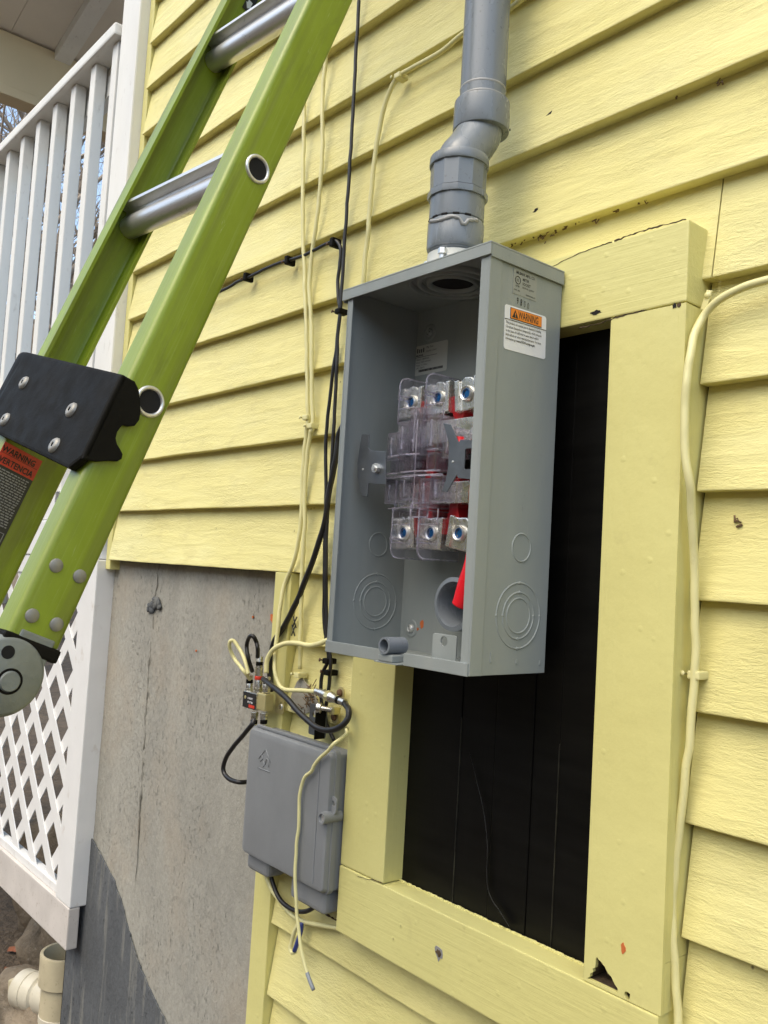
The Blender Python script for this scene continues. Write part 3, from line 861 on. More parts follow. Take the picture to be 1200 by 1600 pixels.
# stones and soil bank under the porch
def stone(c, s, seed, label, rot=0.0):
    bm = bmesh.new()
    bmesh.ops.create_icosphere(bm, subdivisions=4, radius=1)
    of = Vector((seed*3.1, seed*1.7, seed))
    for v in bm.verts:
        n0 = v.co.normalized()
        r_ = 1 + 0.34*noise.noise(n0*1.3+of) + 0.13*noise.noise(n0*3.4+of) + 0.05*noise.noise(n0*9+of)
        q = n0*r_
        q = Vector((q.x*s[0], q.y*s[1], q.z*s[2]))
        v.co = Matrix.Rotation(rot, 3, 'Z') @ q + Vector(c)
    o = bm_obj('boulder', bm, 'rock', None, True)
    tag(o, label, 'boulder', 'field stones under the porch')
stone((-1.80, 0.34, -1.00), (0.26, 0.22, 0.20), 1, 'brown boulder directly below the lattice bottom board at the photo edge', 0.3)
stone((-1.58, 0.26, -0.99), (0.13, 0.12, 0.115), 2, 'small square-cut stone right behind the open cream drain pipe')
stone((-1.63, 0.10, -1.15), (0.17, 0.14, 0.13), 3, 'low brown stone beside the foot of the drain pipe tee')
stone((-2.25, 0.42, -0.98), (0.25, 0.24, 0.24), 4, 'large boulder farther left under the porch')
stone((-1.60, 0.72, -0.88), (0.24, 0.24, 0.32), 5, 'tall stone in the dark behind the lattice', 0.8)
stone((-2.1, 1.0, -0.85), (0.42, 0.3, 0.4), 6, 'biggest stone deep under the porch behind the lattice', 0.2)
bk_ = thing('porch_back_wall', 'dark board wall closing the space under the porch', 'wall', (-2.4, 2.3, -1.2))
for i in range(9):
    box('board', PX0, -1.30, 2.28+0.004*(i % 2), 2.31, -1.25+i*0.158, -1.25+i*0.158+0.154, 'sheathing', bk_, 0.002)

# ================================================================== METER SOCKET BOX
BX0, BX1, BYF, BYB, BH = -0.1775, 0.0803, -0.1605, -0.0318, 0.4695
mb = thing('meter_box', 'open grey steel electric meter box hung over the window casing, cover off', 'meter box', (-0.0486, BYB, 0.0))
T = 0.0022
box('back_panel', BX0+T, BX1-T, BYB-T, BYB, 0.001, 0.4812, 'boxgrey', mb)
BT2 = 0.4812
lw = box('side_panel', BX0, BX0+T, BYF, BYB, 0.0, BT2, 'boxgrey', mb, 0.0006)
rw = box('side_panel', BX1-T, BX1, BYF, BYB, 0.0, BT2, 'boxgrey', mb, 0.0006)
# rolled inner flange on the near side and shallow offset crease outside
box('side_flange', BX1-0.0135, BX1-T-0.0002, BYF+0.0003, BYF+T, 0.012, BH-0.002, 'boxgrey', mb, 0.0005)
box('side_flange', BX0+T+0.0002, BX0+0.0105, BYF+0.0003, BYF+T, 0.012, BH-0.002, 'boxgrey', mb, 0.0005)
bm = bmesh.new()
a_plate(bm, [(-BYF-0.0, 0.0), (-BYF-0.0, BH-0.0005), (-BYF-0.0165, BH-0.0005), (-BYF-0.0195, BH-0.0005), (-BYF-0.0195, 0.0), (-BYF-0.0165, 0.0)], [], 0.0001, 0.0011, ((BX1, 0, 0), (0, -1, 0), (0, 0, 1), (1, 0, 0)), 0.0008)
bm_obj('side_crease', bm, 'boxgrey', mb)
# bottom: floor pan, front lip in two pieces either side of the seal barrel
box('bottom_panel', BX0+T, BX1-T-0.0002, BYF+0.001, BYB-T-0.0002, 0.0002, 0.0022, 'boxgrey', mb)
box('bottom_lip', BX0+0.0004, -0.066, BYF-0.0022, BYF+0.0006, -0.0005, 0.0142, 'boxgrey', mb, 0.0007)
box('bottom_lip', -0.024, BX1-0.0006, BYF-0.0022, BYF+0.0006, -0.0005, 0.0142, 'boxgrey', mb, 0.0007)
box('bottom_tongue', -0.0655, -0.0245, BYF-0.012, BYF+0.004, -0.0004, 0.0011, 'boxgrey', mb, 0.0004)
# top: lid with overhanging skirt
lid = box('top_panel', BX0-0.0095, BX1+0.0032, BYF-0.0028, BYB, 0.4815, 0.4838, 'boxgrey', mb, 0.0008)
bm = bmesh.new()
a_box(bm, BX0-0.0095, BX1+0.0032, BYF-0.0028, BYF-0.0006, 0.4685, 0.4813, 0.0006)
bmesh.ops.recalc_face_normals(bm, faces=bm.faces[:]); bm_obj('front_skirt', bm, 'boxgrey', lid)
for xa, xb in ((BX1+0.0009, BX1+0.0032), (BX0-0.0095, BX0-0.0072)):
    bm = bmesh.new(); a_box(bm, xa, xb, BYF-0.0004, BYB-0.0002, 0.4665, 0.4813, 0.0006)
    bmesh.ops.recalc_face_normals(bm, faces=bm.faces[:]); bm_obj('side_skirt', bm, 'boxgrey', lid)
# pressed rings in the lid underside round the hub
HX, HYc = -0.043, -0.097
for r_ in (0.0305, 0.0430, 0.0560):
    lathe('pressed_ring', [(r_-0.0034, 0.0), (r_-0.0026, -0.0060), (r_+0.0026, -0.0060), (r_+0.0034, 0.0)], (HX, HYc, 0.4816), (0, 0, 1), 'boxgrey', lid, 48, True)
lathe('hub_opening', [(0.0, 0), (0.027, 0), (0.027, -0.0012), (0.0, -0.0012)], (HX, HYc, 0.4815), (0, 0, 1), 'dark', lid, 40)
# knockout rings pressed in both sides
def ring(parent, x, nx, y, z, r_, name='knockout_ring', gap=None):
    prof = [(r_-0.0013, -0.0002), (r_-0.0006, 0.0008), (r_+0.0006, 0.0008), (r_+0.0013, -0.0002)]
    lathe(name, prof, (x, y, z), (nx, 0, 0), 'boxgrey', parent, 48, True)
for (xw, nx, par) in ((BX1, 1, rw), (BX0+T, -1*-1, lw)):
    ring(par, xw, nx, -0.0835, 0.1445, 0.0160)
    for r_ in (0.0200, 0.0265, 0.0375): ring(par, xw, nx, -0.0832, 0.0665, r_)
    for r_ in (0.0265, 0.0375):
        for a in (0, 90, 180, 270):
            bm = bmesh.new()
            a_lathe(bm, [(0.0, 0.0011), (0.0016, 0.0008), (0.0022, 0.0)], (xw, -0.0832+r_*math.cos(R(a)), 0.0665+r_*math.sin(R(a))), (nx, 0, 0), 10)
            bm_obj('knockout_tie', bm, 'boxgrey', par)
for y, z, h in ((-0.126, 0.020, 0.012), (-0.083, 0.014, 0.005), (-0.041, 0.012, 0.005)):
    box('spot_weld', BX1-0.0001, BX1+0.0009, y-0.0016, y+0.0016, z-h/2, z+h/2, 'boxgrey', mb, 0.0004)
# seal barrel on the front lip
bm = bmesh.new()
a_lathe(bm, [(0.0102, 0.0), (0.0102, 0.030), (0.0076, 0.030), (0.0076, 0.0)], (-0.0455, BYF-0.0148, 0.0205), (0, 1, 0), 32, False, True)
bmesh.ops.recalc_face_normals(bm, faces=bm.faces[:])
sb = bm_obj('seal_barrel', bm, 'pvc', mb); shade_auto(sb.data, 40)
box('barrel_web', -0.0585, -0.0325, BYF-0.0125, BYF+0.012, 0.0012, 0.0105, 'boxgrey', mb, 0.002)
# pierced tab standing on the lip
plate('pierced_tab', rect(0.008, 0.047, 0.003, 0.0405, 0.003), [circ(0.027, 0.0325, 0.0056)], 0.0, 0.0018, XZ(BYF+0.0145), 'boxgrey', mb, 0.0005)
# outgoing conduit stub in the back with a locknut
bm = bmesh.new()
sx, sz = (-0.0231, 0.0728)
a_lathe(bm, [(0.0335, 0.0), (0.0335, 0.052), (0.0280, 0.0535), (0.0265, 0.050), (0.0265, -0.004), (0.0335, -0.004)], (sx, BYB-0.002, sz), (0, -1, 0), 48, False, True)
bmesh.ops.recalc_face_normals(bm, faces=bm.faces[:])
st_ = bm_obj('conduit_stub', bm, 'pvc', mb); shade_auto(st_.data, 40)
bm = bmesh.new()
for i in range(8):
    a = 2*math.pi*i/8
    a_box(bm, -0.006, 0.006, -0.004, 0.004, 0.0335, 0.043, 0.001)
    bm.verts.ensure_lookup_table()
    n0 = len(bm.verts)
bm.free()
lathe('locknut', [(0.0345, 0.0), (0.0425, 0.0), (0.0425, 0.009), (0.0345, 0.009)], (sx, BYB-0.0025, sz), (0, -1, 0), 'pvc', st_, 8, False, True)
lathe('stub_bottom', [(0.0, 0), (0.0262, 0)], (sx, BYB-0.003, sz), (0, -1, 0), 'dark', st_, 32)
# mounting screws in dimples
def dimple_screw(x, z, mat='steel'):
    lathe('mounting_dimple', [(0.0125, 0.0001), (0.0115, 0.0012), (0.008, 0.0008), (0.0055, 0.0002)], (x, BYB-T, z), (0, -1, 0), 'boxgrey', mb, 32, True)
    lathe('mounting_screw', [(0.0, 0.0042), (0.0022, 0.0042), (0.0024, 0.0026), (0.0042, 0.0036), (0.0060, 0.0016), (0.0062, 0.0)], (x, BYB-T-0.0003, z), (0, -1, 0), mat, mb, 24)
dimple_screw(-0.149, 0.4475, 'boxgrey'); dimple_screw(*(-0.1536, 0.0318))
chipz = [(-0.1325, 0.0395, 0.0042, 0.0065), (-0.1405, 0.0322, 0.003, 0.0022)]
for x, z, a, b_ in chipz:
    bm = bmesh.new(); rr = random.Random(int(x*-9999))
    a_plate(bm, [(x+a*(0.6+0.5*rr.random())*math.cos(q*math.pi/6), z+b_*(0.6+0.5*rr.random())*math.sin(q*math.pi/6)) for q in range(12)], [], 0, 0.0005, XZ(BYB-T))
    bm_obj('rust_spot', bm, 'orangepaint', mb)

# ---- inside: terminal block
tb = box('terminal_base', -0.142, 0.045, BYB-0.022, BYB-T-0.0005, 0.150, 0.345, 'dullsteel', mb, 0.002)
RED = [-0.068, -0.021]
for x in RED:
    bm = bmesh.new()
    pr = [(0.0175, 0.158), (0.0165, 0.170), (0.0105, 0.180), (0.0075, 0.190), (0.0075, 0.302), (0.0105, 0.310), (0.0165, 0.322), (0.0175, 0.332)]
    out = [(x-w_, z) for w_, z in pr] + [(x+w_, z) for w_, z in pr[::-1]]
    a_plate(bm, out, [], 0.0, 0.042, XZ(BYB-0.0225), 0.001)
    bm_obj('red_insulator', bm, 'red', tb)
# lugs with blue-dyed set screws
LUGX = [-0.103, -0.052, -0.002]
def lug(x, z, tilt, up, yf):
    bm = bmesh.new()
    w_, h = 0.0195, 0.0205
    sec = [(-w_, -h), (w_, -h), (w_, h), (0.012, h), (0.010, h-0.003), (0.006, h), (-0.006, h+0.002*up), (-0.010, h-0.002), (-w_, h-0.002)]
    a_plate(bm, sec, [], -0.034, 0.0, ((0, 0, 0), (1, 0, 0), (0, 0, 1), (0, -1, 0)), 0.0018)
    a_box(bm, -w_-0.0005, -0.0125, -0.0030, 0.0005, -h+0.001, h-0.001, 0.0012)
    a_box(bm, 0.0125, w_+0.0005, -0.0030, 0.0005, -h+0.001, h-0.001, 0.0012)
    xform(bm, Matrix.Translation((x, yf, z)) @ Matrix.Rotation(R(tilt), 4, 'Y'))
    bm_obj('lug', bm, 'lugmetal', tb)
    lathe('set_screw', [(0.0, -0.002), (0.0052, -0.002), (0.0056, 0.0025), (0.0085, 0.0045), (0.0098, 0.0028), (0.0100, 0.0)], (x, yf-0.0004, z), (0, -1, 0), 'steel', tb, 28)
    bm = bmesh.new()
    star = [((0.0056 if q % 2 else 0.0040)*math.cos(math.pi*q/6+tilt), (0.0056 if q % 2 else 0.0040)*math.sin(math.pi*q/6+tilt)) for q in range(12)]
    a_plate(bm, star, [], 0.0, 0.0012, ((x, yf-0.0004, z), (1, 0, 0), (0, 0, 1), (0, -1, 0)), 0.0004)
    a_lathe(bm, [(0.0050, 0.0026), (0.0058, 0.0034), (0.0060, 0.0034), (0.0056, 0.0026)], (x, yf-0.0004, z), (0, -1, 0), 20, True, True)
    bm_obj('blue_socket', bm, 'bluedye', tb)
for x, t in zip(LUGX, (2, -1, -5)): lug(x, 0.331, t, 1, -0.101)
for x, t in zip(LUGX, (-3, 3, 9)): lug(x, 0.1595, t, -1, -0.101)
# current jaws: folded spring plates, upper and lower rows
def jaw(x0, x1, z0, z1, yf, pierced=False):
    o = plate('jaw', rect(x0, x1, z0, z1, 0.002), [circ((x0+x1)/2+0.008, (z0+z1)/2, 0.0024, 12)] if pierced else [], 0.0, 0.0016, XZ(yf), 'lugmetal', tb, 0.0004)
    bm = bmesh.new()
    a_box(bm, x0, x1, yf, yf+0.052, z1-0.0022, z1-0.0002, 0.0004)
    a_box(bm, x0, x1, yf, yf+0.052, z0+0.0002, z0+0.0022, 0.0004)
    for q in (0.33, 0.66):
        a_box(bm, x0+(x1-x0)*q-0.0012, x0+(x1-x0)*q+0.0012, yf-0.0026, yf+0.0005, z0+0.001, z1-0.001, 0.0004)
    bmesh.ops.recalc_face_normals(bm, faces=bm.faces[:])
    bm_obj('jaw_fold', bm, 'lugmetal', tb)
jaw(-0.066, 0.014, 0.272, 0.3005, -0.104); jaw(-0.122, -0.0715, 0.270, 0.298, -0.098, True)
jaw(-0.052, 0.014, 0.196, 0.2225, -0.104); jaw(-0.121, -0.073, 0.193, 0.223, -0.100, True)
for x in (0.0155, 0.0245):
    tube('copper_strip', [(x, -0.088, 0.30), (x+0.002, -0.104, 0.265), (x, -0.100, 0.24), (x+0.001, -0.108, 0.20), (x+0.002, -0.090, 0.165)], 0.0016, 'copper', tb, 6, 5)
lathe('neutral_bolt', [(0.0, 0.004), (0.0042, 0.004), (0.0045, 0.0)], (-0.091, -0.094, 0.2485), (0, -1, 0), 'steel', tb, 16)
box('neutral_bar', -0.115, 0.028, -0.090, -0.075, 0.238, 0.259, 'black', tb, 0.002)
for z in (0.2350, 0.2620):
    tube('red_rod', [(0.004, -0.1235, z-0.012), (0.004, -0.1235, z+0.012)], 0.0048, 'redcap', tb, 14, 2)
tube('red_rod', [(0.0125, -0.1235, 0.223), (0.0125, -0.1235, 0.273)], 0.0042, 'redcap', tb, 14, 2)
for x in (-0.026, 0.026):
    box('bus_plate', x-0.018, x+0.018, -0.072, -0.069, 0.165, 0.192, 'label_silver', tb, 0.003)
    box('bus_plate', x-0.018, x+0.018, -0.072, -0.069, 0.303, 0.321, 'label_silver', tb, 0.003)
    lathe('bus_bolt', [(0.0, 0.003), (0.0058, 0.003), (0.0078, 0.0)], (x-0.006, -0.0722, 0.183), (0, -1, 0), 'steel', tb, 18)
# meter support arms: bent dull plates left and right
def arm(pts, y0, name='support_arm', holes=()):
    bm = bmesh.new()
    a_plate(bm, pts, list(holes), 0.0, 0.0016, XZ(y0), 0.0004)
    return bm_obj(name, bm, 'dullsteel', mb)
arm([(-0.1575, 0.2879), (-0.1612, 0.2701), (-0.1632, 0.2487), (-0.1609, 0.2314), (-0.1545, 0.2141), (-0.1496, 0.2055), (-0.1389, 0.2043), (-0.1379, 0.222), (-0.1235, 0.2206), (-0.103, 0.219), (-0.1068, 0.2613), (-0.1367, 0.265), (-0.1423, 0.2688), (-0.1427, 0.2866)], -0.137)
arm([(-0.0003, 0.2884), (0.0113, 0.2637), (0.0123, 0.2363), (0.0093, 0.2197), (0.0039, 0.2062), (0.0126, 0.2052), (0.0269, 0.225), (0.0293, 0.2211), (0.0651, 0.2167), (0.0619, 0.2622), (0.0301, 0.2661), (0.0273, 0.2625), (0.0129, 0.2849)], -0.140, holes=[rect(0.0385, 0.0565, 0.2305, 0.2545, 0.002)])
box('arm_foot', -0.135, -0.108, -0.137, -0.0605, 0.2255, 0.2275, 'dullsteel', mb, 0.0005)
box('arm_foot', 0.056, 0.0765, -0.140, -0.0605, 0.2255, 0.2285, 'dullsteel', mb, 0.0005)
box('arm_foot', 0.056, 0.0765, -0.140, -0.0605, 0.2605, 0.2625, 'dullsteel', mb, 0.0005)
lathe('arm_screw', [(0.0, 0.008), (0.0030, 0.008), (0.0034, 0.0055), (0.0062, 0.0055), (0.0066, 0.0)], (-0.1215, -0.138, 0.2405), (0, -1, 0), 'steel', mb, 8)
lathe('arm_rivet', [(0.0, 0.0008), (0.0012, 0.0006), (0.0016, 0.0)], (-0.151, -0.1388, 0.2405), (0, -1, 0), 'steel', mb, 10)
lathe('arm_rivet', [(0.0, 0.0008), (0.0012, 0.0006), (0.0016, 0.0)], (0.0195, -0.1418, 0.2405), (0, -1, 0), 'steel', mb, 10)

# ---- clear finger guards
gd = thing('clear_guard', 'clear moulded plastic finger guard clipped over the meter jaws inside the grey box', 'plastic guard', (-0.08, -0.11, 0.13))
def cplate(x0, x1, z0, z1, y0, y1, edge=0.0013, name='guard_wall'):
    """clear plate with brighter moulded rims"""
    o = box(name, x0, x1, y0, y1, z0, z1, 'clear', gd, 0.0006)
    return o
def shell(x0, x1, z0, z1, y, d, t=0.0015):
    """open-backed clear box: front wall and four side walls"""
    bm = bmesh.new()
    a_box(bm, x0, x1, y, y+t, z0, z1, 0.0005)
    for a in ((x0, x0+t, z0, z1), (x1-t, x1, z0, z1), (x0+t+0.0002, x1-t-0.0002, z0, z0+t), (x0+t+0.0002, x1-t-0.0002, z1-t, z1)):
        a_box(bm, a[0], a[1], y+t+0.0002, y+d, a[2], a[3], 0.0004)
    bmesh.ops.recalc_face_normals(bm, faces=bm.faces[:])
    bm_obj('guard_box', bm, 'clear', gd)
def rim(pts, r_=0.0011, name='guard_rim', cyc=False):
    P = [Vector(p) for p in pts]
    if cyc: P.append(P[0])
    bm = bmesh.new(); a_tube(bm, P, r_, 6)
    bm_obj(name, bm, 'clear_glint', gd)
def rrect(x0, x1, z0, z1, y, r_, corners=(1, 1, 1, 1)):
    out = []
    for (cx, cz, a), on in zip(((x0, z0, 180), (x1, z0, 270), (x1, z1, 0), (x0, z1, 90)), corners):
        if not on: out.append((cx, y, cz)); continue
        ox, oz = (cx+r_ if cx == x0 else cx-r_), (cz+r_ if cz == z0 else cz-r_)
        for k in range(6):
            t = R(a+90*k/5); out.append((ox+r_*math.cos(t), y, oz+r_*math.sin(t)))
    return out
YW = ((0, 0, 0), (0, -1, 0), (0, 0, 1), (1, 0, 0))
for x0 in (-0.1055, -0.0555):
    # upper and lower fins stand out from the wall, front corner rounded, a double rib across
    for up in (1, -1):
        z0, z1 = (0.300, 0.3615) if up > 0 else (0.1880, 0.1265)
        rr_ = 0.013
        prof = [(0.050, z0), (0.1225, z0), (0.1225, z1-up*rr_)]
        prof += [(0.1225-rr_+rr_*math.cos(R(15*k)), z1-up*rr_+up*rr_*math.sin(R(15*k))) for k in range(1, 7)] + [(0.050, z1)]
        bm = bmesh.new()
        a_plate(bm, prof, [], 0.0, 0.0015, ((x0, 0, 0), (0, -1, 0), (0, 0, 1), (1, 0, 0)), 0.0003)
        bm_obj('guard_fin', bm, 'clear', gd)
        rim([(x0+0.0008, -u, v) for u, v in prof], 0.0011)
        zr = z1 - up*0.0245
        rim([(x0-0.0006, -0.1235, zr), (x0-0.0006, -0.058, zr)], 0.0012)
        rim([(x0-0.0006, -0.1235, zr-0.0045), (x0-0.0006, -0.058, zr-0.0045)], 0.0009)
        # cross web between the fin and its neighbour
        rim([(x0+0.0018, -0.1218, z0+up*0.019), (x0+0.034, -0.1218, z0+up*0.019), (x0+0.034, -0.1218, z0)], 0.0008)
# tall stepped boxes over the jaws
STEP = [(-0.119, 0.252, 0.288, -0.126), (-0.104, 0.262, 0.302, -0.122), (-0.084, 0.258, 0.318, -0.120), (-0.048, 0.262, 0.305, -0.124), (-0.019, 0.250, 0.286, -0.124)]
for x0, z0, z1, y in STEP:
    w_ = 0.021
    shell(x0, x0+w_, z0, z1, y, 0.040)
    rim([(x0+w_*0.45, y-0.0008, z0+0.004), (x0+w_*0.45, y-0.0008, z1-0.006)], 0.0012)
for x0, z0, z1, y in ((-0.121, 0.196, 0.226, -0.124), (-0.0975, 0.201, 0.232, -0.120), (-0.056, 0.190, 0.226, -0.124), (-0.036, 0.197, 0.229, -0.124)):
    w_ = 0.020
    shell(x0, x0+w_, z0, z1, y, 0.036)
    rim([(x0+w_*0.5, y-0.0008, z0+0.004), (x0+w_*0.5, y-0.0008, z1-0.006)], 0.0013)
# cross ribs
for z, x0, x1, y, r_ in ((0.2290, -0.122, -0.012, -0.127, 0.0015), (0.2345, -0.120, -0.018, -0.126, 0.0011), (0.2575, -0.118, -0.058, -0.125, 0.0011), (0.1895, -0.114, -0.052, -0.122, 0.0010)):
    rim([(x0, y, z), ((x0+x1)/2, y-0.001, z+0.0012), (x1, y, z)], r_)
for x, z0, z1, y in ((-0.0665, 0.19, 0.302, -0.123), (-0.1015, 0.19, 0.25, -0.122)):
    rim([(x, y, z0), (x, y, z1)], 0.0010)
for x, z0, z1, y in ((-0.0875, 0.236, 0.256, -0.1235), (-0.0445, 0.236, 0.258, -0.1245), (-0.1120, 0.236, 0.252, -0.1245)):
    shell(x, x+0.016, z0, z1, y, 0.030)
box('guard_window', -0.0745, -0.0435, -0.118, -0.117, 0.1785, 0.1925, 'clear', gd, 0.0004)
rim(rrect(-0.0745, -0.0435, 0.1785, 0.1960, -0.1185, 0.002), 0.0013, 'guard_rim', True)
box('guard_foot', -0.003, 0.022, -0.062, -0.0600, 0.1195, 0.1325, 'label_grey', gd, 0.001)
text('guard_lettering', 'LOAD', 0.0115, (-0.0975, -0.1180, 0.1775), (1, 0, 0), (0, 0, 1), 'clear_glint', gd, 'LEFT', 0.0001, 0.9)
# red capped end
tube('red_capped_lead', [(0.0158, -0.112, 0.0734), (0.0185, -0.112, 0.0796), (0.0244, -0.112, 0.0995), (0.0323, -0.112, 0.1201), (0.0376, -0.112, 0.1464)], [0.0050, 0.0088, 0.0102, 0.0104, 0.0104] if False else 0.0112, 'redcap', None, 18, 4)
o = bpy.data.objects['red_capped_lead']
tag(o, 'bright red vinyl capped lead hanging in front of the round grey conduit stub', 'capped lead')

# ---- stickers
def panel(name, outer, o, U, V, mat, parent, t=0.0003):
    W_ = Vector(U).normalized().cross(Vector(V).normalized())
    bm = bmesh.new(); a_plate(bm, outer, [], 0.00005, t, (o, Vector(U).normalized(), Vector(V).normalized(), W_))
    return bm_obj(name, bm, mat, parent)
SX = BX1 + 0.0001
Us, Vs = (0, 1, 0), (0, 0, 1)
wl = panel('warning_label', rect(0, 0.0735, 0, 0.0515, 0.0035), (SX, -0.1310, 0.3680), (0, 1, 0.028), (0, -0.028, 1), 'label_white', mb)
lo = Vector((SX+0.0005, -0.1310, 0.3680)); LU = Vector((0, 1, 0.028)).normalized(); LV = Vector((0, -0.028, 1)).normalized()
def on_label(u, v, dz=0.0): return lo + LU*u + LV*v + Vector((dz, 0, 0))
panel('heading_border', rect(0, 0.0555, 0, 0.0130), on_label(0.0092, 0.0365, -0.0001), LU, LV, 'ink', wl)
panel('heading_panel', rect(0, 0.0543, 0, 0.0118), on_label(0.0098, 0.0371, 0.0003), LU, LV, 'orange', wl)
panel('warning_triangle', [(0, 0), (0.0102, 0), (0.0051, 0.0088)], on_label(0.0118, 0.0385, 0.0007), LU, LV, 'ink', wl)
text('warning_mark', '!', 0.0075, on_label(0.0169, 0.0392, 0.0012), LU, LV, 'orange', wl, 'CENTER', 0.0002)
text('heading_lettering', 'WARNING', 0.0122, on_label(0.0226, 0.0388, 0.0007), LU, LV, 'ink', wl, 'LEFT', 0.00018, 0.60)
panel('label_rule', rect(0, 0.0733, 0, 0.0006), on_label(0.0001, 0.0345, 0.0001), LU, LV, 'ink', wl)
for i, s in enumerate(('This product can expose you to chemicals including', 'Chromium (hexavalent compounds), which is known', 'to the State of California to cause cancer and/or', 'birth defects or other reproductive harm. For more', 'information go to')):
    text('label_lettering', s, 0.0041, on_label(0.0022, 0.0298-0.0046*i, 0.0002), LU, LV, 'ink', wl, 'LEFT', 0.00003, 0.72)
text('label_lettering', 'www.P65Warnings.ca.gov.', 0.0041, on_label(0.0225, 0.0298-0.0046*4, 0.0002), LU, LV, 'ink', wl, 'LEFT', 0.00008, 0.72)
il = panel('maker_label', rect(0, 0.0415, 0, 0.0300), (SX, -0.1205, 0.4352), Us, Vs, 'label_grey', mb)
io = Vector((SX+0.0004, -0.1205, 0.4352))
def on_i(u, v): return io + Vector((0, u, v))
text('maker_lettering', 'MILBANK MFG. CO.', 0.0045, on_i(0.0045, 0.0242), Us, Vs, 'ink', il, 'LEFT', 0.00012, 0.85)
lathe('listing_ring', [(0.0040, 0), (0.0047, 0), (0.0047, 0.0003), (0.0040, 0.0003)], on_i(0.0078, 0.0168), (1, 0, 0), 'ink', il, 28, False, True)
text('listing_lettering', 'UL', 0.0042, on_i(0.0078, 0.0154), Us, Vs, 'ink', il, 'CENTER', 0.00006, 0.8)
text('listing_lettering', 'LISTED', 0.0024, on_i(0.0078, 0.0090), Us, Vs, 'ink', il, 'CENTER', 0.00006)
text('maker_lettering', 'METER', 0.0045, on_i(0.0160, 0.0182), Us, Vs, 'ink', il, 'LEFT', 0.0001, 0.85)
text('maker_lettering', 'SOCKET', 0.0045, on_i(0.0160, 0.0132), Us, Vs, 'ink', il, 'LEFT', 0.0001, 0.85)
text('maker_lettering', 'ISSUE NO. JJ-87957', 0.0026, on_i(0.0160, 0.0094), Us, Vs, 'ink', il, 'LEFT', 0.00004)
text('maker_lettering', 'MAX. 600', 0.0024, on_i(0.002, 0.0040), Us, Vs, 'ink', il, 'LEFT', 0.00004)
text('maker_lettering', '700050-DWG.70', 0.0024, on_i(0.0225, 0.0022), Us, Vs, 'ink', il, 'LEFT', 0.00004)
for i, ch in enumerate('9800'):
    text('stamped_number', ch, 0.0112, (SX+0.0004, -0.1128+0.0062*i, 0.4243-0.0005*i), Us, Vs, 'ink', mb, 'LEFT', 0.00012 if i < 2 else -0.0001, 0.55)
# rating plate inside
rl = panel('rating_label', rect(0, 0.0665, 0, 0.0430, 0.003), (-0.1775, BYB-T-0.0002, 0.3885), (1, 0, 0), (0, 0, 1), 'label_silver', mb)
def on_r(u, v): return Vector((-0.1775+u, BYB-T-0.0007, 0.3885+v))
for i, (dx, h) in enumerate(((0.0, 0.0065), (0.0042, 0.0052), (0.0082, 0.0052), (0.0124, 0.0065))):
    box('logo_bar', -0.1775+0.0048+dx, -0.1775+0.0066+dx, BYB-T-0.0009, BYB-T-0.0004, 0.3885+0.0325, 0.3885+0.0325+h, 'ink', rl, 0.0002)
X1, Z1 = (1, 0, 0), (0, 0, 1)
text('rating_lettering', 'MILBANK', 0.0035, on_r(0.003, 0.0275), X1, Z1, 'ink', rl, 'LEFT', 0.0001)
text('rating_lettering', 'Mfg. Date', 0.0036, on_r(0.0235, 0.0375), X1, Z1, 'ink', rl)
text('rating_lettering', 'Quality Check', 0.0036, on_r(0.0235, 0.0320), X1, Z1, 'ink', rl)
panel('label_rule', rect(0, 0.044, 0, 0.0005), on_r(0.002, 0.0258), X1, Z1, 'ink', rl)
for i, s in enumerate(('Model:  U9800-RXL', 'Amps:  200A 600VAC', 'Phase:  1  3 Wire', 'UPC: 784572')):
    text('rating_lettering', s, 0.0033, on_r(0.004, 0.0218-0.0042*i), X1, Z1, 'ink', rl)
bm = bmesh.new(); rr = random.Random(4); u = 0.010
while u < 0.058:
    w_ = rr.choice((0.0004, 0.0008, 0.0012)); a_box(bm, -0.1775+u, -0.1775+u+w_, BYB-T-0.0009, BYB-T-0.0004, 0.3885+0.0045, 0.3885+0.0078)
    u += w_ + rr.choice((0.0005, 0.0008))
tag(bm_obj('barcode', bm, 'ink', rl), kind='stuff')

# ================================================================== CONDUIT
cd = thing('riser_conduit', 'grey plastic service riser pipe with threaded couplings rising off the meter box top', 'conduit', (HX, HYc, 0.484))
lathe('hub_plate', [(0.0, 0.0), (0.041, 0.0), (0.041, 0.006), (0.0355, 0.012), (0.0345, 0.029), (0.0, 0.029)], (HX, HYc, 0.4841), (0, 0, 1), 'label_silver', cd, 40)
for a in (20, 110, 200, 292):
    p = (HX+0.0375*math.cos(R(a)), HYc+0.0375*math.sin(R(a)), 0.4900)
    lathe('hub_bolt', [(0.0, 0.0215), (0.0052, 0.0215), (0.0056, 0.0145), (0.0030, 0.014), (0.003, 0.0)], p, (0, 0, 1), 'steel', cd, 6)
def lz(name, prof, mat='pvc', n=48, o=(HX, HYc, 0)):
    return lathe(name, prof, o, (0, 0, 1), mat, cd, n)
lz('thread_end', [(0.0, 0.512), (0.0335, 0.512), (0.0340, 0.5135), (0.0328, 0.5145), (0.0342, 0.516), (0.0330, 0.5172), (0.0350, 0.519), (0.0350, 0.5205)])
cp = lz('lower_coupling', [(0.033, 0.5195), (0.0354, 0.520), (0.0362, 0.523), (0.0362, 0.5535), (0.0350, 0.5555), (0.0325, 0.5557)])
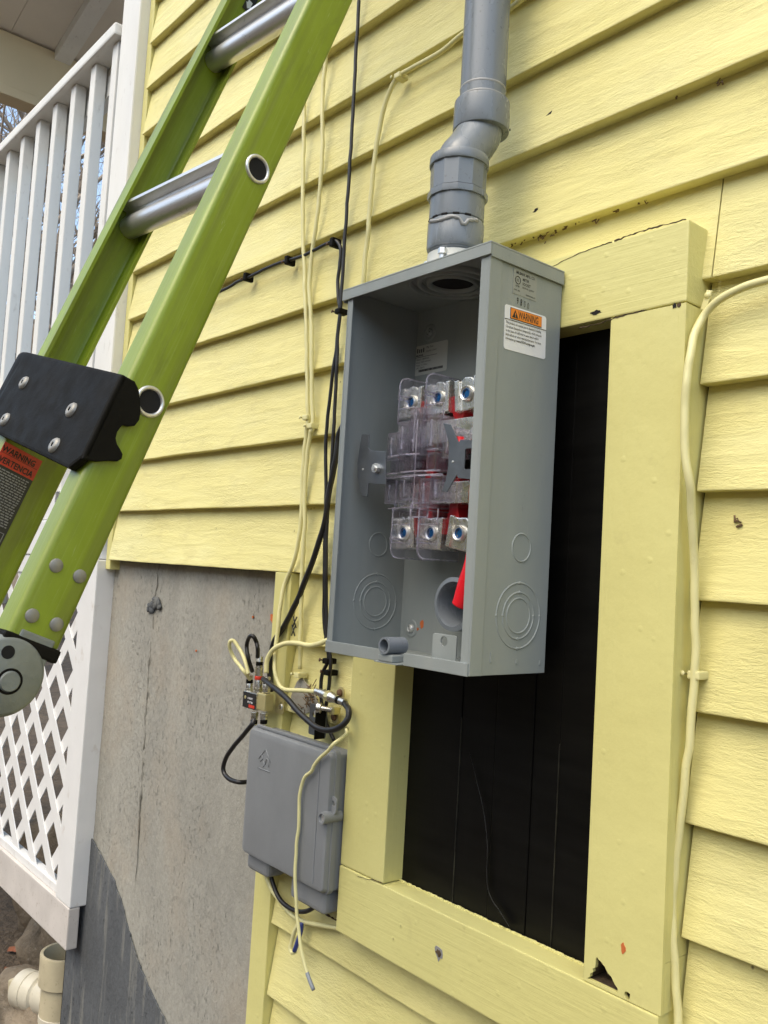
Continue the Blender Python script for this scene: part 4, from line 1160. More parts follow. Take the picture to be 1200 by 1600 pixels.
for a in (-120, -95, -70, -45, -20):
    bm = bmesh.new(); a_box(bm, -0.0042, 0.0042, -0.0012, 0.0012, -0.0014, 0.0014, 0.0008)
    xform(bm, Matrix.Translation((HX+0.0347*math.cos(R(a)), HYc+0.0347*math.sin(R(a)), 0.5568)) @ Matrix.Rotation(R(a+90), 4, 'Z'))
    bm_obj('thread_slot', bm, 'dark', cp)
bm = bmesh.new()
sp = [(HX+0.0361*math.cos(R(a)), HYc+0.0361*math.sin(R(a)), 0.5525-0.0035*abs(math.sin(a*0.06))-(0.006 if abs(a+28) < 5 else 0)) for a in range(-110, 10, 6)]
a_tube(bm, sp, [0.0016+0.0012*abs(math.sin(i*1.3)) for i in range(len(sp))], 8); bm_obj('cement_bead', bm, 'glue', cp)
mc = lz('middle_coupling', [(0.0325, 0.5558), (0.0349, 0.5578), (0.0352, 0.561), (0.0352, 0.594), (0.0325, 0.5945)])
lathe('hex_collar', [(0.0355, 0.5865), (0.0385, 0.5865), (0.0388, 0.5885), (0.0388, 0.5945), (0.0355, 0.5965)], (HX, HYc, 0), (0, 0, 1), 'pvc', cd, 12)
uc = lathe('ribbed_collar', [(0.0325, 0.5966), (0.0358, 0.5968), (0.0362, 0.630), (0.0325, 0.6305)], (HX, HYc, 0), (0, 0, 1), 'pvc', cd, 12)
YU = -0.061                                            # the upper pipe sits closer to the wall
lathe('offset_flange', [(0.030, 0.6292), (0.0378, 0.6294), (0.0384, 0.631), (0.0380, 0.640), (0.0372, 0.6415), (0.029, 0.6425)], (HX, HYc, 0), (0, 0, 1), 'pvc', cd, 48)
bm = bmesh.new()
sp = spline([(HX, HYc, 0.634), (HX, HYc+0.002, 0.643), (HX, HYc*0.66+YU*0.34, 0.656), (HX, HYc*0.34+YU*0.66, 0.673), (HX, YU-0.003, 0.688), (HX, YU, 0.702)], 6)
a_tube(bm, sp, 0.0296, 40); bm_obj('offset_bend', bm, 'pvc', cd)
lathe('upper_coupling', [(0.029, 0.6905), (0.0365, 0.6908), (0.0372, 0.6925), (0.0368, 0.727), (0.0362, 0.730), (0.0305, 0.7318)], (HX, YU, 0), (0, 0, 1), 'pvc', cd, 48)
lathe('pipe', [(0.0302, 0.700), (0.0302, 2.3), (0.0, 2.3)], (HX, YU, 0), (0, 0, 1), 'pvc', cd, 48)
for z in (0.7335, 0.7470):
    lathe('cement_ring', [(0.0302, 0), (0.0308, 0.0012), (0.0302, 0.0030)], (HX, YU, z), (0.02, 0, 1), 'glue', cd, 40, True)
bolt2 = lathe('lid_bolt', [(0.0, 0.006), (0.0052, 0.006), (0.0056, 0.0014), (0.0105, 0.0012), (0.0105, 0.0)], (-0.120, -0.140, 0.4840), (0, 0, 1), 'steel', mb, 10)

# ================================================================== CABLES ON THE WALL
def cable(name, label, cat, parts, mat, r_, group=None):
    """one thing; parts = list of polylines, the first is the object itself"""
    o = tube(name, parts[0], r_, mat, None, 10, 8, 0.0011)
    tag(o, label, cat, group)
    for p in parts[1:]:
        tube('cable_run', p, r_, mat, o, 10, 6)
    return o
def clip(o, x, z, mat, r_=0.004, horiz=False, y=-0.006):
    """plastic clip saddling the cable, with its nail"""
    bm = bmesh.new()
    if horiz: a_box(bm, x-0.0045, x+0.0045, y-0.0075, 0.006, z-0.009, z+0.007, 0.002)
    else: a_box(bm, x-0.007, x+0.007, y-0.0075, 0.006, z-0.0045, z+0.0045, 0.002)
    bmesh.ops.recalc_face_normals(bm, faces=bm.faces[:])
    c = bm_obj('cable_clip', bm, mat, o)
    nx, nz_ = (x-0.0075, z-0.004) if horiz else (x-0.0095, z)
    bm = bmesh.new()
    a_lathe(bm, [(0.0, 0.010), (0.0028, 0.0095), (0.0030, 0.0085), (0.0012, 0.008), (0.0012, -0.012), (0.0, -0.012)], (nx, y, nz_), (-0.25, -1, 0.1), 12)
    bm_obj('clip_nail', bm, 'rust' if mat == 'black' else mat, c)
c1 = cable('black_drop_cable', 'thin black cable hanging straight down the siding past the left edge of the meter box', 'cable', [[(-0.3932, -0.008, 1.5535), (-0.3988, -0.008, 1.2999), (-0.4008, -0.008, 1.0852), (-0.3995, -0.008, 0.9468), (-0.398, -0.008, 0.7904), (-0.3988, -0.008, 0.6511), (-0.3989, -0.008, 0.575), (-0.398, -0.008, 0.5316), (-0.4014, -0.008, 0.4891), (-0.3985, -0.008, 0.435), (-0.3982, -0.008, 0.4104), (-0.3961, -0.008, 0.3443), (-0.3954, -0.008, 0.2809), (-0.3976, -0.008, 0.2253), (-0.3984, -0.008, 0.1773), (-0.3914, -0.008, 0.0975), (-0.3844, -0.008, 0.0342), (-0.3759, -0.008, -0.0057), (-0.3688, -0.008, -0.0252), (-0.3639, -0.008, -0.0477), (-0.3658, -0.008, -0.078), (-0.3699, -0.008, -0.1026), (-0.3719, -0.008, -0.1239)]], 'cable_black', 0.0030)
c2 = cable('black_branch_cable', 'thin black cable clipped under a board edge before turning down beside the meter box', 'cable', [[(-0.9281, -0.007, 0.6595), (-0.8453, -0.007, 0.6521), (-0.7766, -0.007, 0.6536), (-0.7405, -0.007, 0.6574), (-0.7027, -0.007, 0.6574), (-0.6642, -0.007, 0.6594), (-0.6312, -0.007, 0.6611), (-0.5928, -0.007, 0.6612), (-0.5615, -0.007, 0.6585), (-0.5174, -0.007, 0.6561), (-0.4701, -0.007, 0.6594), (-0.4426, -0.007, 0.6604), (-0.4263, -0.007, 0.659), (-0.4127, -0.007, 0.6473), (-0.4086, -0.007, 0.632), (-0.4101, -0.007, 0.6126), (-0.4126, -0.007, 0.5859), (-0.4071, -0.007, 0.5575), (-0.4002, -0.007, 0.5323), (-0.402, -0.007, 0.5078), (-0.404, -0.007, 0.4757), (-0.4077, -0.007, 0.444), (-0.4114, -0.007, 0.4123), (-0.4165, -0.007, 0.3527), (-0.4155, -0.007, 0.3003), (-0.4071, -0.007, 0.232), (-0.4037, -0.007, 0.1931), (-0.4009, -0.007, 0.1366), (-0.3949, -0.007, 0.0643), (-0.3929, -0.007, 0.0336), (-0.3847, -0.007, 0.0006), (-0.3746, -0.007, -0.0228), (-0.3738, -0.007, -0.0389), (-0.3868, -0.007, -0.0607), (-0.3876, -0.007, -0.0851), (-0.3816, -0.007, -0.1094), (-0.3724, -0.007, -0.124), (-0.364, -0.007, -0.1396), (-0.3455, -0.007, -0.1581)]], 'cable_black', 0.0030)
for q in [(-0.7079, 0.66), (-0.5659, 0.6592), (-0.4302, 0.6581)]: clip(c2, *q, 'black', 0.003, True)
for q in [(-0.4006, 0.5326), (-0.3742, -0.0389), (-0.369, -0.0564)]: clip(c2, *q, 'black', 0.003, False)
c3 = cable('thick_black_cable', 'thicker black cable slanting out from behind the meter box down to the splitter', 'cable', [[(-0.3565, -0.01, 0.3632), (-0.3691, -0.01, 0.3394), (-0.3792, -0.01, 0.3225), (-0.3834, -0.01, 0.28), (-0.3932, -0.01, 0.2417), (-0.4002, -0.01, 0.1928), (-0.4155, -0.01, 0.1477), (-0.4401, -0.01, 0.0954), (-0.4688, -0.01, 0.045), (-0.5002, -0.01, 0.0039), (-0.5247, -0.01, -0.0234), (-0.5323, -0.01, -0.0559), (-0.5303, -0.01, -0.0884), (-0.5094, -0.02, -0.1025)]], 'cable_black', 0.0048)
y1 = cable('yellow_painted_cable', 'left one of the paired yellow cables on the siding, looping below to the ground block', 'cable', [[(-0.5734, -0.007, 1.6614), (-0.5627, -0.007, 1.3361), (-0.5524, -0.007, 1.0956), (-0.5494, -0.007, 0.9607), (-0.5459, -0.007, 0.9112), (-0.5389, -0.007, 0.8252), (-0.5283, -0.007, 0.7277), (-0.5232, -0.007, 0.6855), (-0.5123, -0.007, 0.6287), (-0.5065, -0.007, 0.5872), (-0.4937, -0.007, 0.5131), (-0.4821, -0.007, 0.4212), (-0.472, -0.007, 0.3618), (-0.4745, -0.007, 0.3373), (-0.4771, -0.007, 0.2967), (-0.4757, -0.007, 0.2342), (-0.4738, -0.007, 0.1833), (-0.4791, -0.007, 0.1427), (-0.4899, -0.007, 0.1087), (-0.5066, -0.007, 0.0819), (-0.5062, -0.015, 0.0468), (-0.5013, -0.02, 0.0037), (-0.4978, -0.025, -0.0388), (-0.4881, -0.03, -0.0642), (-0.4732, -0.03, -0.0876), (-0.4534, -0.03, -0.0938), (-0.4059, -0.03, -0.0887), (-0.3657, -0.03, -0.0851)]], 'cable_yellow', 0.0036, 'paired yellow cables')
y2 = cable('yellow_painted_cable', 'right one of the paired yellow cables, ending at a clip above the splitter', 'cable', [[(-0.4826, -0.007, 1.5955), (-0.4879, -0.007, 1.2934), (-0.4915, -0.007, 1.0917), (-0.491, -0.007, 0.9968), (-0.4927, -0.007, 0.9504), (-0.4872, -0.007, 0.8898), (-0.4802, -0.007, 0.8062), (-0.4825, -0.007, 0.7494), (-0.484, -0.007, 0.7154), (-0.4912, -0.007, 0.6706), (-0.495, -0.007, 0.6247), (-0.492, -0.007, 0.5842), (-0.4782, -0.007, 0.5104), (-0.4682, -0.007, 0.4194), (-0.4567, -0.007, 0.3478), (-0.4623, -0.007, 0.3319), (-0.4682, -0.007, 0.2961), (-0.4682, -0.007, 0.2339), (-0.4614, -0.007, 0.1731), (-0.4601, -0.007, 0.0947), (-0.454, -0.007, 0.0079), (-0.448, -0.007, -0.061)]], 'cable_yellow', 0.0036, 'paired yellow cables')
for q in [(-0.4745, 0.3617)]: clip(y1, *q, 'cable_yellow', 0.0036)
for q in [(-0.4597, 0.346), (-0.4502, -0.0708)]: clip(y2, *q, 'cable_yellow', 0.0036)
y3 = cable('yellow_top_cable', 'yellow painted cable sweeping from behind the riser pipe down to the meter box top', 'cable', [[(-0.0264, -0.007, 0.8983), (-0.0606, -0.007, 0.8925), (-0.097, -0.007, 0.8953), (-0.1389, -0.007, 0.8979), (-0.1876, -0.007, 0.8898), (-0.2444, -0.007, 0.8905), (-0.2817, -0.007, 0.8903), (-0.3007, -0.007, 0.8778), (-0.317, -0.007, 0.849), (-0.3308, -0.007, 0.7899), (-0.3369, -0.007, 0.7173), (-0.3374, -0.007, 0.6538), (-0.3407, -0.007, 0.6282), (-0.3426, -0.007, 0.5706), (-0.3492, -0.002, 0.5416)]], 'cable_yellow', 0.0038)
for q in [(-0.2828, 0.889)]: clip(y3, *q, 'cable_yellow', 0.0038)
y4 = cable('yellow_side_cable', 'yellow painted cable bending down along the right side of the window casing', 'cable', [[(0.3641, -0.01, 0.4259), (0.3257, -0.01, 0.426), (0.2987, -0.01, 0.4237), (0.2742, -0.01, 0.4158), (0.2593, -0.01, 0.4055), (0.2531, -0.014, 0.3924), (0.2529, -0.024, 0.3735), (0.2549, -0.033, 0.3506), (0.2542, -0.036, 0.3296), (0.2538, -0.0365, 0.3091), (0.2539, -0.0365, 0.2785), (0.2565, -0.0365, 0.248), (0.2606, -0.034, 0.2179), (0.2592, -0.026, 0.1899), (0.2577, -0.017, 0.149), (0.2585, -0.012, 0.099), (0.26, -0.01, 0.0492), (0.26, -0.01, 0.0195), (0.2586, -0.01, -0.0104), (0.2572, -0.01, -0.0488), (0.2539, -0.01, -0.0769), (0.2492, -0.01, -0.1432), (0.2445, -0.01, -0.1932), (0.244, -0.01, -0.2258), (0.2467, -0.01, -0.257), (0.2519, -0.01, -0.3029), (0.2551, -0.01, -0.3394), (0.2569, -0.01, -0.3575)]], 'cable_yellow', 0.0044)
for q in [(0.26, 0.0195)]: clip(y4, *q, 'cable_yellow', 0.0052)
# strap clip with its screw on the bend
sx_, sz_ = (0.2562, 0.4185)
bm = bmesh.new(); a_box(bm, -0.0035, 0.0035, -0.0012, 0.0012, -0.010, 0.012, 0.001)
xform(bm, Matrix.Translation((sx_, -0.006, sz_)) @ Matrix.Rotation(R(18), 4, 'Y')); so = bm_obj('strap', bm, 'cable_yellow', y4)
bm = bmesh.new(); a_lathe(bm, [(0.0, 0.0025), (0.0032, 0.0018), (0.004, 0.0)], (sx_+0.002, -0.007, sz_+0.006), (0, -1, 0), 12); bm_obj('strap_screw', bm, 'cable_yellow', so)
y5 = cable('yellow_feed_cable', 'yellow cable curving from behind the meter box corner left to the splitter', 'cable', [[(-0.3186, -0.012, 0.0077), (-0.3422, -0.012, 0.0015), (-0.3714, -0.012, -0.0058), (-0.3934, -0.012, -0.0135), (-0.4204, -0.012, -0.0188), (-0.4441, -0.02, -0.0175), (-0.4677, -0.028, -0.0208), (-0.4892, -0.035, -0.0325), (-0.4999, -0.038, -0.0506), (-0.4984, -0.04, -0.0726)]], 'cable_yellow', 0.0042)
y6 = cable('yellow_loop_cable', 'small yellow cable loop standing up left of the splitter over bare concrete', 'cable', [[(-0.546, -0.045, -0.0806), (-0.5558, -0.045, -0.0623), (-0.5763, -0.045, -0.0426), (-0.5879, -0.05, -0.0293), (-0.5926, -0.055, -0.0276), (-0.5971, -0.055, -0.0347), (-0.5984, -0.05, -0.0471), (-0.5897, -0.045, -0.0618), (-0.5591, -0.045, -0.0768), (-0.5617, -0.03, -0.0918)]], 'cable_yellow', 0.0032)
k6 = cable('black_loop_cable', 'short black cable loop arching over the tall splitter connector', 'cable', [[(-0.5564, -0.03, -0.0769), (-0.5475, -0.045, -0.0548), (-0.5554, -0.045, -0.0338), (-0.545, -0.05, -0.0197), (-0.5324, -0.052, -0.0136), (-0.5262, -0.05, -0.0157), (-0.5268, -0.045, -0.0244), (-0.5226, -0.045, -0.0348), (-0.5308, -0.038, -0.0498)]], 'cable_black', 0.0036)
k7 = cable('black_sag_cable', 'black cable sagging in a deep curve between splitter and ground block', 'cable', [[(-0.2952, -0.03, -0.0922), (-0.2679, -0.045, -0.0966), (-0.2626, -0.05, -0.1084), (-0.2709, -0.055, -0.1205), (-0.2908, -0.058, -0.1292), (-0.3154, -0.06, -0.1309), (-0.3417, -0.06, -0.1255), (-0.3786, -0.058, -0.1136), (-0.4121, -0.055, -0.1005), (-0.4497, -0.05, -0.0924), (-0.4787, -0.045, -0.0878), (-0.5141, -0.035, -0.0844)]], 'cable_black', 0.0045)
k8 = cable('black_lower_loop', 'black cable looping from under the splitter round behind the grey utility box', 'cable', [[(-0.5235, -0.04, -0.1528), (-0.5244, -0.045, -0.1622), (-0.5519, -0.045, -0.1862), (-0.5896, -0.045, -0.2203), (-0.6039, -0.045, -0.2429), (-0.6008, -0.045, -0.2576), (-0.5815, -0.045, -0.2639), (-0.5542, -0.045, -0.2628), (-0.5497, -0.03, -0.2635), (-0.5373, -0.02, -0.2619)]], 'cable_black', 0.0040)
y9 = cable('yellow_loose_wire', 'loose pale yellow wire dangling in front of the grey utility box with bare grey tip', 'wire', [[(-0.282, -0.035, -0.1284), (-0.2738, -0.04, -0.1322), (-0.2726, -0.05, -0.1377), (-0.2733, -0.063, -0.1451), (-0.2845, -0.063, -0.1564), (-0.3049, -0.063, -0.1715), (-0.3179, -0.063, -0.1853), (-0.3241, -0.063, -0.195), (-0.3386, -0.063, -0.2056), (-0.3461, -0.063, -0.2195), (-0.35, -0.063, -0.2432), (-0.3479, -0.063, -0.2711), (-0.3496, -0.063, -0.2999), (-0.3501, -0.063, -0.3283), (-0.3456, -0.063, -0.3645), (-0.339, -0.063, -0.3998), (-0.3358, -0.063, -0.4135), (-0.3254, -0.063, -0.4399), (-0.3117, -0.063, -0.4683), (-0.3032, -0.063, -0.4796)]], 'cable_yellow', 0.0027)
tube('bare_tip', [(-0.3036, -0.063, -0.4789), (-0.296, -0.063, -0.4868), (-0.2856, -0.063, -0.4962)], 0.0029, 'cable_grey', y9, 8, 4)
k12 = cable('black_under_cable', 'black cable bowing below the grey utility box', 'cable', [[(-0.4778, -0.02, -0.3916), (-0.4683, -0.02, -0.4072), (-0.4533, -0.02, -0.4229), (-0.4247, -0.02, -0.4319), (-0.3896, -0.02, -0.4289), (-0.3635, -0.02, -0.4176), (-0.3421, -0.02, -0.3998), (-0.3348, -0.02, -0.3918)]], 'cable_black', 0.0036)
y12 = cable('yellow_under_cable', 'yellow cable on the siding below the grey utility box leading to the sill', 'cable', [[(-0.5113, -0.01, -0.403), (-0.4937, -0.01, -0.4186), (-0.473, -0.01, -0.4309), (-0.4456, -0.01, -0.4415), (-0.4195, -0.01, -0.4471), (-0.3932, -0.01, -0.4463), (-0.3696, -0.01, -0.4423), (-0.3451, -0.01, -0.437), (-0.3102, -0.004, -0.4303)]], 'cable_yellow', 0.0036)
y13 = cable('blue_yellow_pigtail', 'folded stub of yellow and blue wire hanging below the utility box', 'wire', [[(-0.396, -0.014, -0.4484), (-0.4049, -0.014, -0.4622), (-0.4132, -0.014, -0.4827), (-0.4163, -0.014, -0.4946), (-0.4112, -0.014, -0.4997), (-0.4029, -0.014, -0.4957)]], 'cable_yellow', 0.0034)
tube('blue_wire', [(-0.3895, -0.015, -0.447), (-0.3898, -0.015, -0.4597), (-0.3964, -0.015, -0.4786), (-0.4033, -0.015, -0.4947)], 0.0036, 'cable_blue', y13, 8, 4)

# ================================================================== SPLITTER AND GROUND BLOCK
sp_o = thing('coax_splitter', 'small black and silver coaxial splitter on the corner board', 'splitter', (-0.5497, -0.01, -0.1437))
sc = Vector((-0.5333, -0.022, -0.1253))
box('splitter_case', sc.x-0.037, sc.x+0.004, sc.y-0.014, sc.y+0.004, sc.z-0.0145, sc.z+0.0145, 'nickel', sp_o, 0.002)
box('splitter_label', sc.x-0.0365, sc.x+0.0035, sc.y-0.0152, sc.y-0.0142, sc.z-0.013, sc.z+0.013, 'label_black', sp_o, 0.0002)
text('splitter_lettering', '2-WAY', 0.0052, (sc.x-0.021, sc.y-0.0155, sc.z+0.002), (1, 0, 0), (0, 0, 1), 'label_white', sp_o, 'LEFT', 0.0001)
text('splitter_lettering', 'SPLITTER', 0.0042, (sc.x-0.021, sc.y-0.0155, sc.z-0.004), (1, 0, 0), (0, 0, 1), 'label_white', sp_o, 'LEFT', 0.00008)
box('label_red_bar', sc.x-0.016, sc.x+0.002, sc.y-0.0157, sc.y-0.0151, sc.z-0.0115, sc.z-0.0065, 'label_red', sp_o)
lathe('label_dot', [(0.0, 0.0006), (0.0028, 0.0005), (0.003, 0)], (sc.x-0.029, sc.y-0.0151, sc.z+0.004), (0, -1, 0), 'brass', sp_o, 16)
box('case_side', sc.x+0.0045, sc.x+0.030, sc.y-0.013, sc.y+0.004, sc.z-0.012, sc.z+0.0165, 'brass', sp_o, 0.002)
plate('mounting_ear', rect(sc.x+0.020, sc.x+0.046, sc.z-0.016, sc.z+0.016, 0.005), [circ(sc.x+0.038, sc.z, 0.0035, 16)], 0.0, 0.0018, XZ(-0.006), 'brass', sp_o, 0.0004)
lathe('ear_screw', [(0.0, 0.003), (0.0042, 0.002), (0.0052, 0.0)], (sc.x+0.038, -0.0078, sc.z-0.004), (0, -1, 0), 'nickel', sp_o, 16)
def fcon(par, p, d, L=0.026, r_=0.0062, band=None, black=True):
    p = Vector(p); d = Vector(d).normalized()
    lathe('connector_nut', [(0.0, 0), (r_*1.05, 0), (r_*1.1, 0.001), (r_*1.1, 0.007), (r_, 0.0075), (0.0, 0.0075)], p, d, 'nickel', par, 6)
    q = p + d*0.0076
    b = lathe('connector_body', [(0.0, 0), (r_*0.95, 0), (r_*0.95, L*0.35), (r_*0.86, L*0.4), (r_*0.9, L*0.62), (r_*0.9, L), (r_*0.7, L+0.001), (0, L+0.001)], q, d, 'nickel', par, 24)
    if black: lathe('connector_band', [(r_*0.93, 0), (r_*0.97, 0.0005), (r_*0.97, 0.006), (r_*0.93, 0.0065)], q+d*L*0.38, d, band or 'black', b, 24)
    return b
fcon(sp_o, (-0.5661, -0.028, -0.1145), (-0.03, 0, 1), 0.022)
t2 = fcon(sp_o, (-0.538, -0.028, -0.1094), (-0.02, 0, 1), 0.034, 0.0072, 'label_red')
lathe('connector_sleeve', [(0.0, 0), (0.0058, 0), (0.0058, 0.016), (0.005, 0.017), (0, 0.017)], Vector((-0.538, -0.028, -0.1094))+Vector((-0.001, 0, 0.043)), (-0.03, 0, 1), 'nickel', t2, 20)
lathe('connector_band', [(0.0059, 0), (0.0062, 0.0005), (0.0062, 0.006), (0.0059, 0.0065)], Vector((-0.538, -0.028, -0.1094))+Vector((-0.001, 0, 0.0445)), (-0.03, 0, 1), 'black', t2, 20)
fcon(sp_o, (-0.5123, -0.028, -0.1069), (0, 0, 1), 0.018)
fcon(sp_o, (-0.5438, -0.028, -0.1439), (0, 0, -1), 0.016)
fcon(sp_o, (-0.5141, -0.028, -0.1403), (0, 0, -1), 0.012)
gb = thing('ground_block', 'silver coaxial ground block angled beside the window casing', 'ground block', (-0.3692, -0.03, -0.0845))
ga_, gb_ = Vector((-0.3692, -0.03, -0.0845)), Vector((-0.2953, -0.03, -0.0913))
d = (gb_-ga_).normalized(); Lg = (gb_-ga_).length
lathe('barrel', [(0.0, 0), (0.005, 0), (0.005, Lg*0.14), (0.0066, Lg*0.16), (0.0066, Lg*0.34), (0.0052, Lg*0.36), (0.0052, Lg*0.42), (0.0082, Lg*0.44), (0.0082, Lg*0.56), (0.0064, Lg*0.6), (0.0064, Lg*0.72), (0.0045, Lg*0.74), (0.0045, Lg*0.82), (0.0058, Lg*0.84), (0.0058, Lg), (0, Lg)], ga_, d, 'nickel', gb, 24)
lathe('barrel_collar', [(0.0084, 0), (0.0088, 0.0006), (0.0088, 0.0085), (0.0084, 0.009)], ga_+d*Lg*0.40, d, 'brass', gb, 8)
lathe('barrel_band', [(0.0055, 0), (0.0062, 0.0005), (0.0062, 0.006), (0.0055, 0.0065)], ga_+d*Lg*0.75, d, 'black', gb, 20)
for (gx, gz_, s) in [(-0.3374, -0.0841, 1), (-0.3482, -0.1223, 1)]:
    plate('block_ear', rect(gx-0.009, gx+0.009, gz_-0.010, gz_+0.010, 0.008), [], 0.0, 0.0022, XZ(-0.004), 'brass', gb, 0.0005)
    lathe('ear_screw', [(0.0, 0.0052), (0.0030, 0.0045), (0.0055, 0.003), (0.0062, 0.0)], (gx-0.001, -0.0064, gz_), (0, -1, 0), 'rust' if s else 'nickel', gb, 12)
bx_, bz_ = (-0.3499, -0.1091)
lathe('ground_screw', [(0.0, 0.018), (0.0078, 0.018), (0.0082, 0.0165), (0.0082, 0.0115), (0.0042, 0.011), (0.0042, -0.006), (0.0, -0.006)], (bx_+0.004, -0.022, bz_), (-0.75, -0.6, 0.05), 'nickel', gb, 20)
box('block_body', bx_+0.003, bx_+0.015, -0.020, -0.005, bz_-0.008, bz_+0.004, 'brass', gb, 0.003)
mbk = thing('mounting_bracket', 'bare grey metal bracket above the grey utility box on the siding', 'bracket', (-0.3829, -0.012, -0.1375))
bv = Vector((-0.3829, -0.012, -0.1375))
plate('bracket_plate', rect(bv.x-0.022, bv.x+0.022, bv.z-0.020, bv.z+0.028, 0.003), [circ(bv.x-0.010, bv.z+0.012, 0.0045, 14)], 0.0, 0.002, XZ(-0.012), 'dullsteel', mbk, 0.0004)
box('bracket_return', bv.x+0.0205, bv.x+0.0223, -0.034, -0.0142, bv.z-0.02, bv.z+0.024, 'black', mbk, 0.0004)
lathe('bracket_screw', [(0.0, 0.004), (0.004, 0.003), (0.005, 0.0)], (bv.x-0.002, -0.0141, bv.z+0.016), (0, -1, 0), 'steel', mbk, 14)
# bare unpainted patch with cobweb dust on the boards
bm = bmesh.new(); rr = random.Random(2)
pv = [(-0.4759, -0.1327), (-0.4733, -0.1068), (-0.4628, -0.0842), (-0.451, -0.0742), (-0.4317, -0.0842), (-0.4108, -0.0958), (-0.397, -0.1101), (-0.4129, -0.1248), (-0.4407, -0.1334)]
a_plate(bm, [(x+rr.uniform(-.002, .002), z+rr.uniform(-.002, .002)) for x, z in pv], [], 0.0, 0.0022, XZ(-0.0006))
bm_obj('bare_patch', bm, 'concrete', wall)
bm = bmesh.new(); rr = random.Random(12)
cx_, cz_ = (-0.42, -0.1072)
for i in range(46):
    a = [cx_+rr.gauss(0, 0.009), -0.004+rr.uniform(-0.008, 0.004), cz_+rr.gauss(0, 0.012)]
    b = [a[0]+rr.gauss(0, 0.008), a[1]+rr.uniform(-0.004, 0.004), a[2]+rr.gauss(0, 0.008)]
    a_tube(bm, [a, b], 0.0009, 4, False)
tag(bm_obj('cobweb', bm, 'wasp', wall), kind='stuff')
for x, z in [(-0.4679, 0.0013), (-0.4658, 0.0153)]:
    for s in (1, -1):
        bm = bmesh.new(); a_tube(bm, [(x-0.005, -0.0115, z-0.009*s), (x, -0.012, z), (x+0.005, -0.0115, z+0.009*s)], 0.0012, 6)
        bm_obj('pen_stroke', bm, 'ink', y2)

# ================================================================== GREY UTILITY BOX (telephone interface)
NXL, NXR, NZT, NZB, NYF = (-0.5164, -0.2852, -0.1597, -0.3679, -0.057)
nid = thing('utility_box', 'grey moulded plastic telephone utility box beside the lower left window casing', 'utility box', ((NXL+NXR)/2, 0.0, NZB))
bm = bmesh.new(); a_box(bm, NXL+0.006, NXR-0.002, NYF+0.016, -0.003, NZB+0.004, NZT-0.006, 0.004, 2)
bmesh.ops.recalc_face_normals(bm, faces=bm.faces[:]); bm_obj('base', bm, 'nid', nid)
bm = bmesh.new()
N2 = 10
loops = []
for dy, ins, r_ in ((0.018, 0.0, 0.009), (0.010, 0.0, 0.009), (0.0095, 0.0026, 0.009), (0.0050, 0.0030, 0.009), (0.0014, 0.0052, 0.009), (0.0, 0.0105, 0.008)):
    loops.append([(u, NYF+dy, v) for u, v in rect(NXL+ins, NXR-ins*0.6, NZB+ins, NZT-ins, r_, N2)])
vl = [[bm.verts.new(q) for q in lp] for lp in loops]
for a, b in zip(vl, vl[1:]):
    for k in range(len(a)):
        bm.faces.new((a[k], a[(k+1) % len(a)], b[(k+1) % len(a)], b[k]))
bm.faces.new(vl[-1]); bm.faces.new(vl[0][::-1])
bmesh.ops.recalc_face_normals(bm, faces=bm.faces[:])
lidn = bm_obj('lid', bm, 'nid', nid); shade_auto(lidn.data, 30)
box('side_rib', NXR-0.0285, NXR-0.0255, NYF-0.0012, NYF+0.001, NZB+0.012, NZT-0.012, 'nid', lidn, 0.0008)
box('top_ridge', NXL+0.014, NXR-0.02, NYF+0.008, NYF+0.013, NZT-0.0015, NZT+0.0035, 'nid', lidn, 0.0015)
# cable entry snouts under the base
for xa, xb, h in ((NXL+0.002, NXL+0.066, 0.026), (NXR-0.102, NXR-0.012, 0.034)):
    bm = bmesh.new(); a_box(bm, xa, xb, NYF+0.013, -0.006, NZB-h, NZB+0.0035, 0.009, 3)
    bmesh.ops.recalc_face_normals(bm, faces=bm.faces[:]); bm_obj('cable_snout', bm, 'nid', nid)
# latch on the right
lx, lz_ = (-0.2853, -0.2546)
lathe('latch_barrel', [(0.0, 0.0002), (0.0055, 0.0002), (0.0062, 0.004), (0.0085, 0.004), (0.0085, -0.030), (0.0, -0.030)], (NXR-0.0028, NYF-0.006, lz_), (0, -1, 0), 'nid', nid, 24)
lathe('latch_screw', [(0.0, 0.0012), (0.0035, 0.0008), (0.005, 0.0)], (NXR-0.0028, NYF-0.0063, lz_), (0, -1, 0), 'steel', nid, 14)
plate('latch_ear', rect(NXR-0.006, NXR+0.009, lz_+0.004, lz_+0.030, 0.007), [circ(NXR+0.0015, lz_+0.020, 0.0038, 16)], 0.0, 0.003, XZ(NYF+0.010), 'nid', nid, 0.0006)
# embossed roof-and-bell emblem
ex, ez = (-0.4605, -0.2087)
for pts in ([(-0.016, 0.002), (0.002, 0.020), (0.018, 0.002)], [(-0.012, -0.002), (-0.004, 0.004), (-0.010, 0.010)], [(0.004, -0.004), (0.006, 0.006), (0.013, 0.004), (0.014, -0.006)], [(-0.016, -0.013), (-0.004, -0.013), (0.006, -0.013), (0.018, -0.013)], [(-0.002, 0.0), (0.001, -0.006), (-0.003, -0.009)]):
    bm = bmesh.new(); a_tube(bm, [(ex+u, NYF-0.0001, ez+v) for u, v in pts], 0.0009, 6); bm_obj('embossed_emblem', bm, 'nid', lidn)

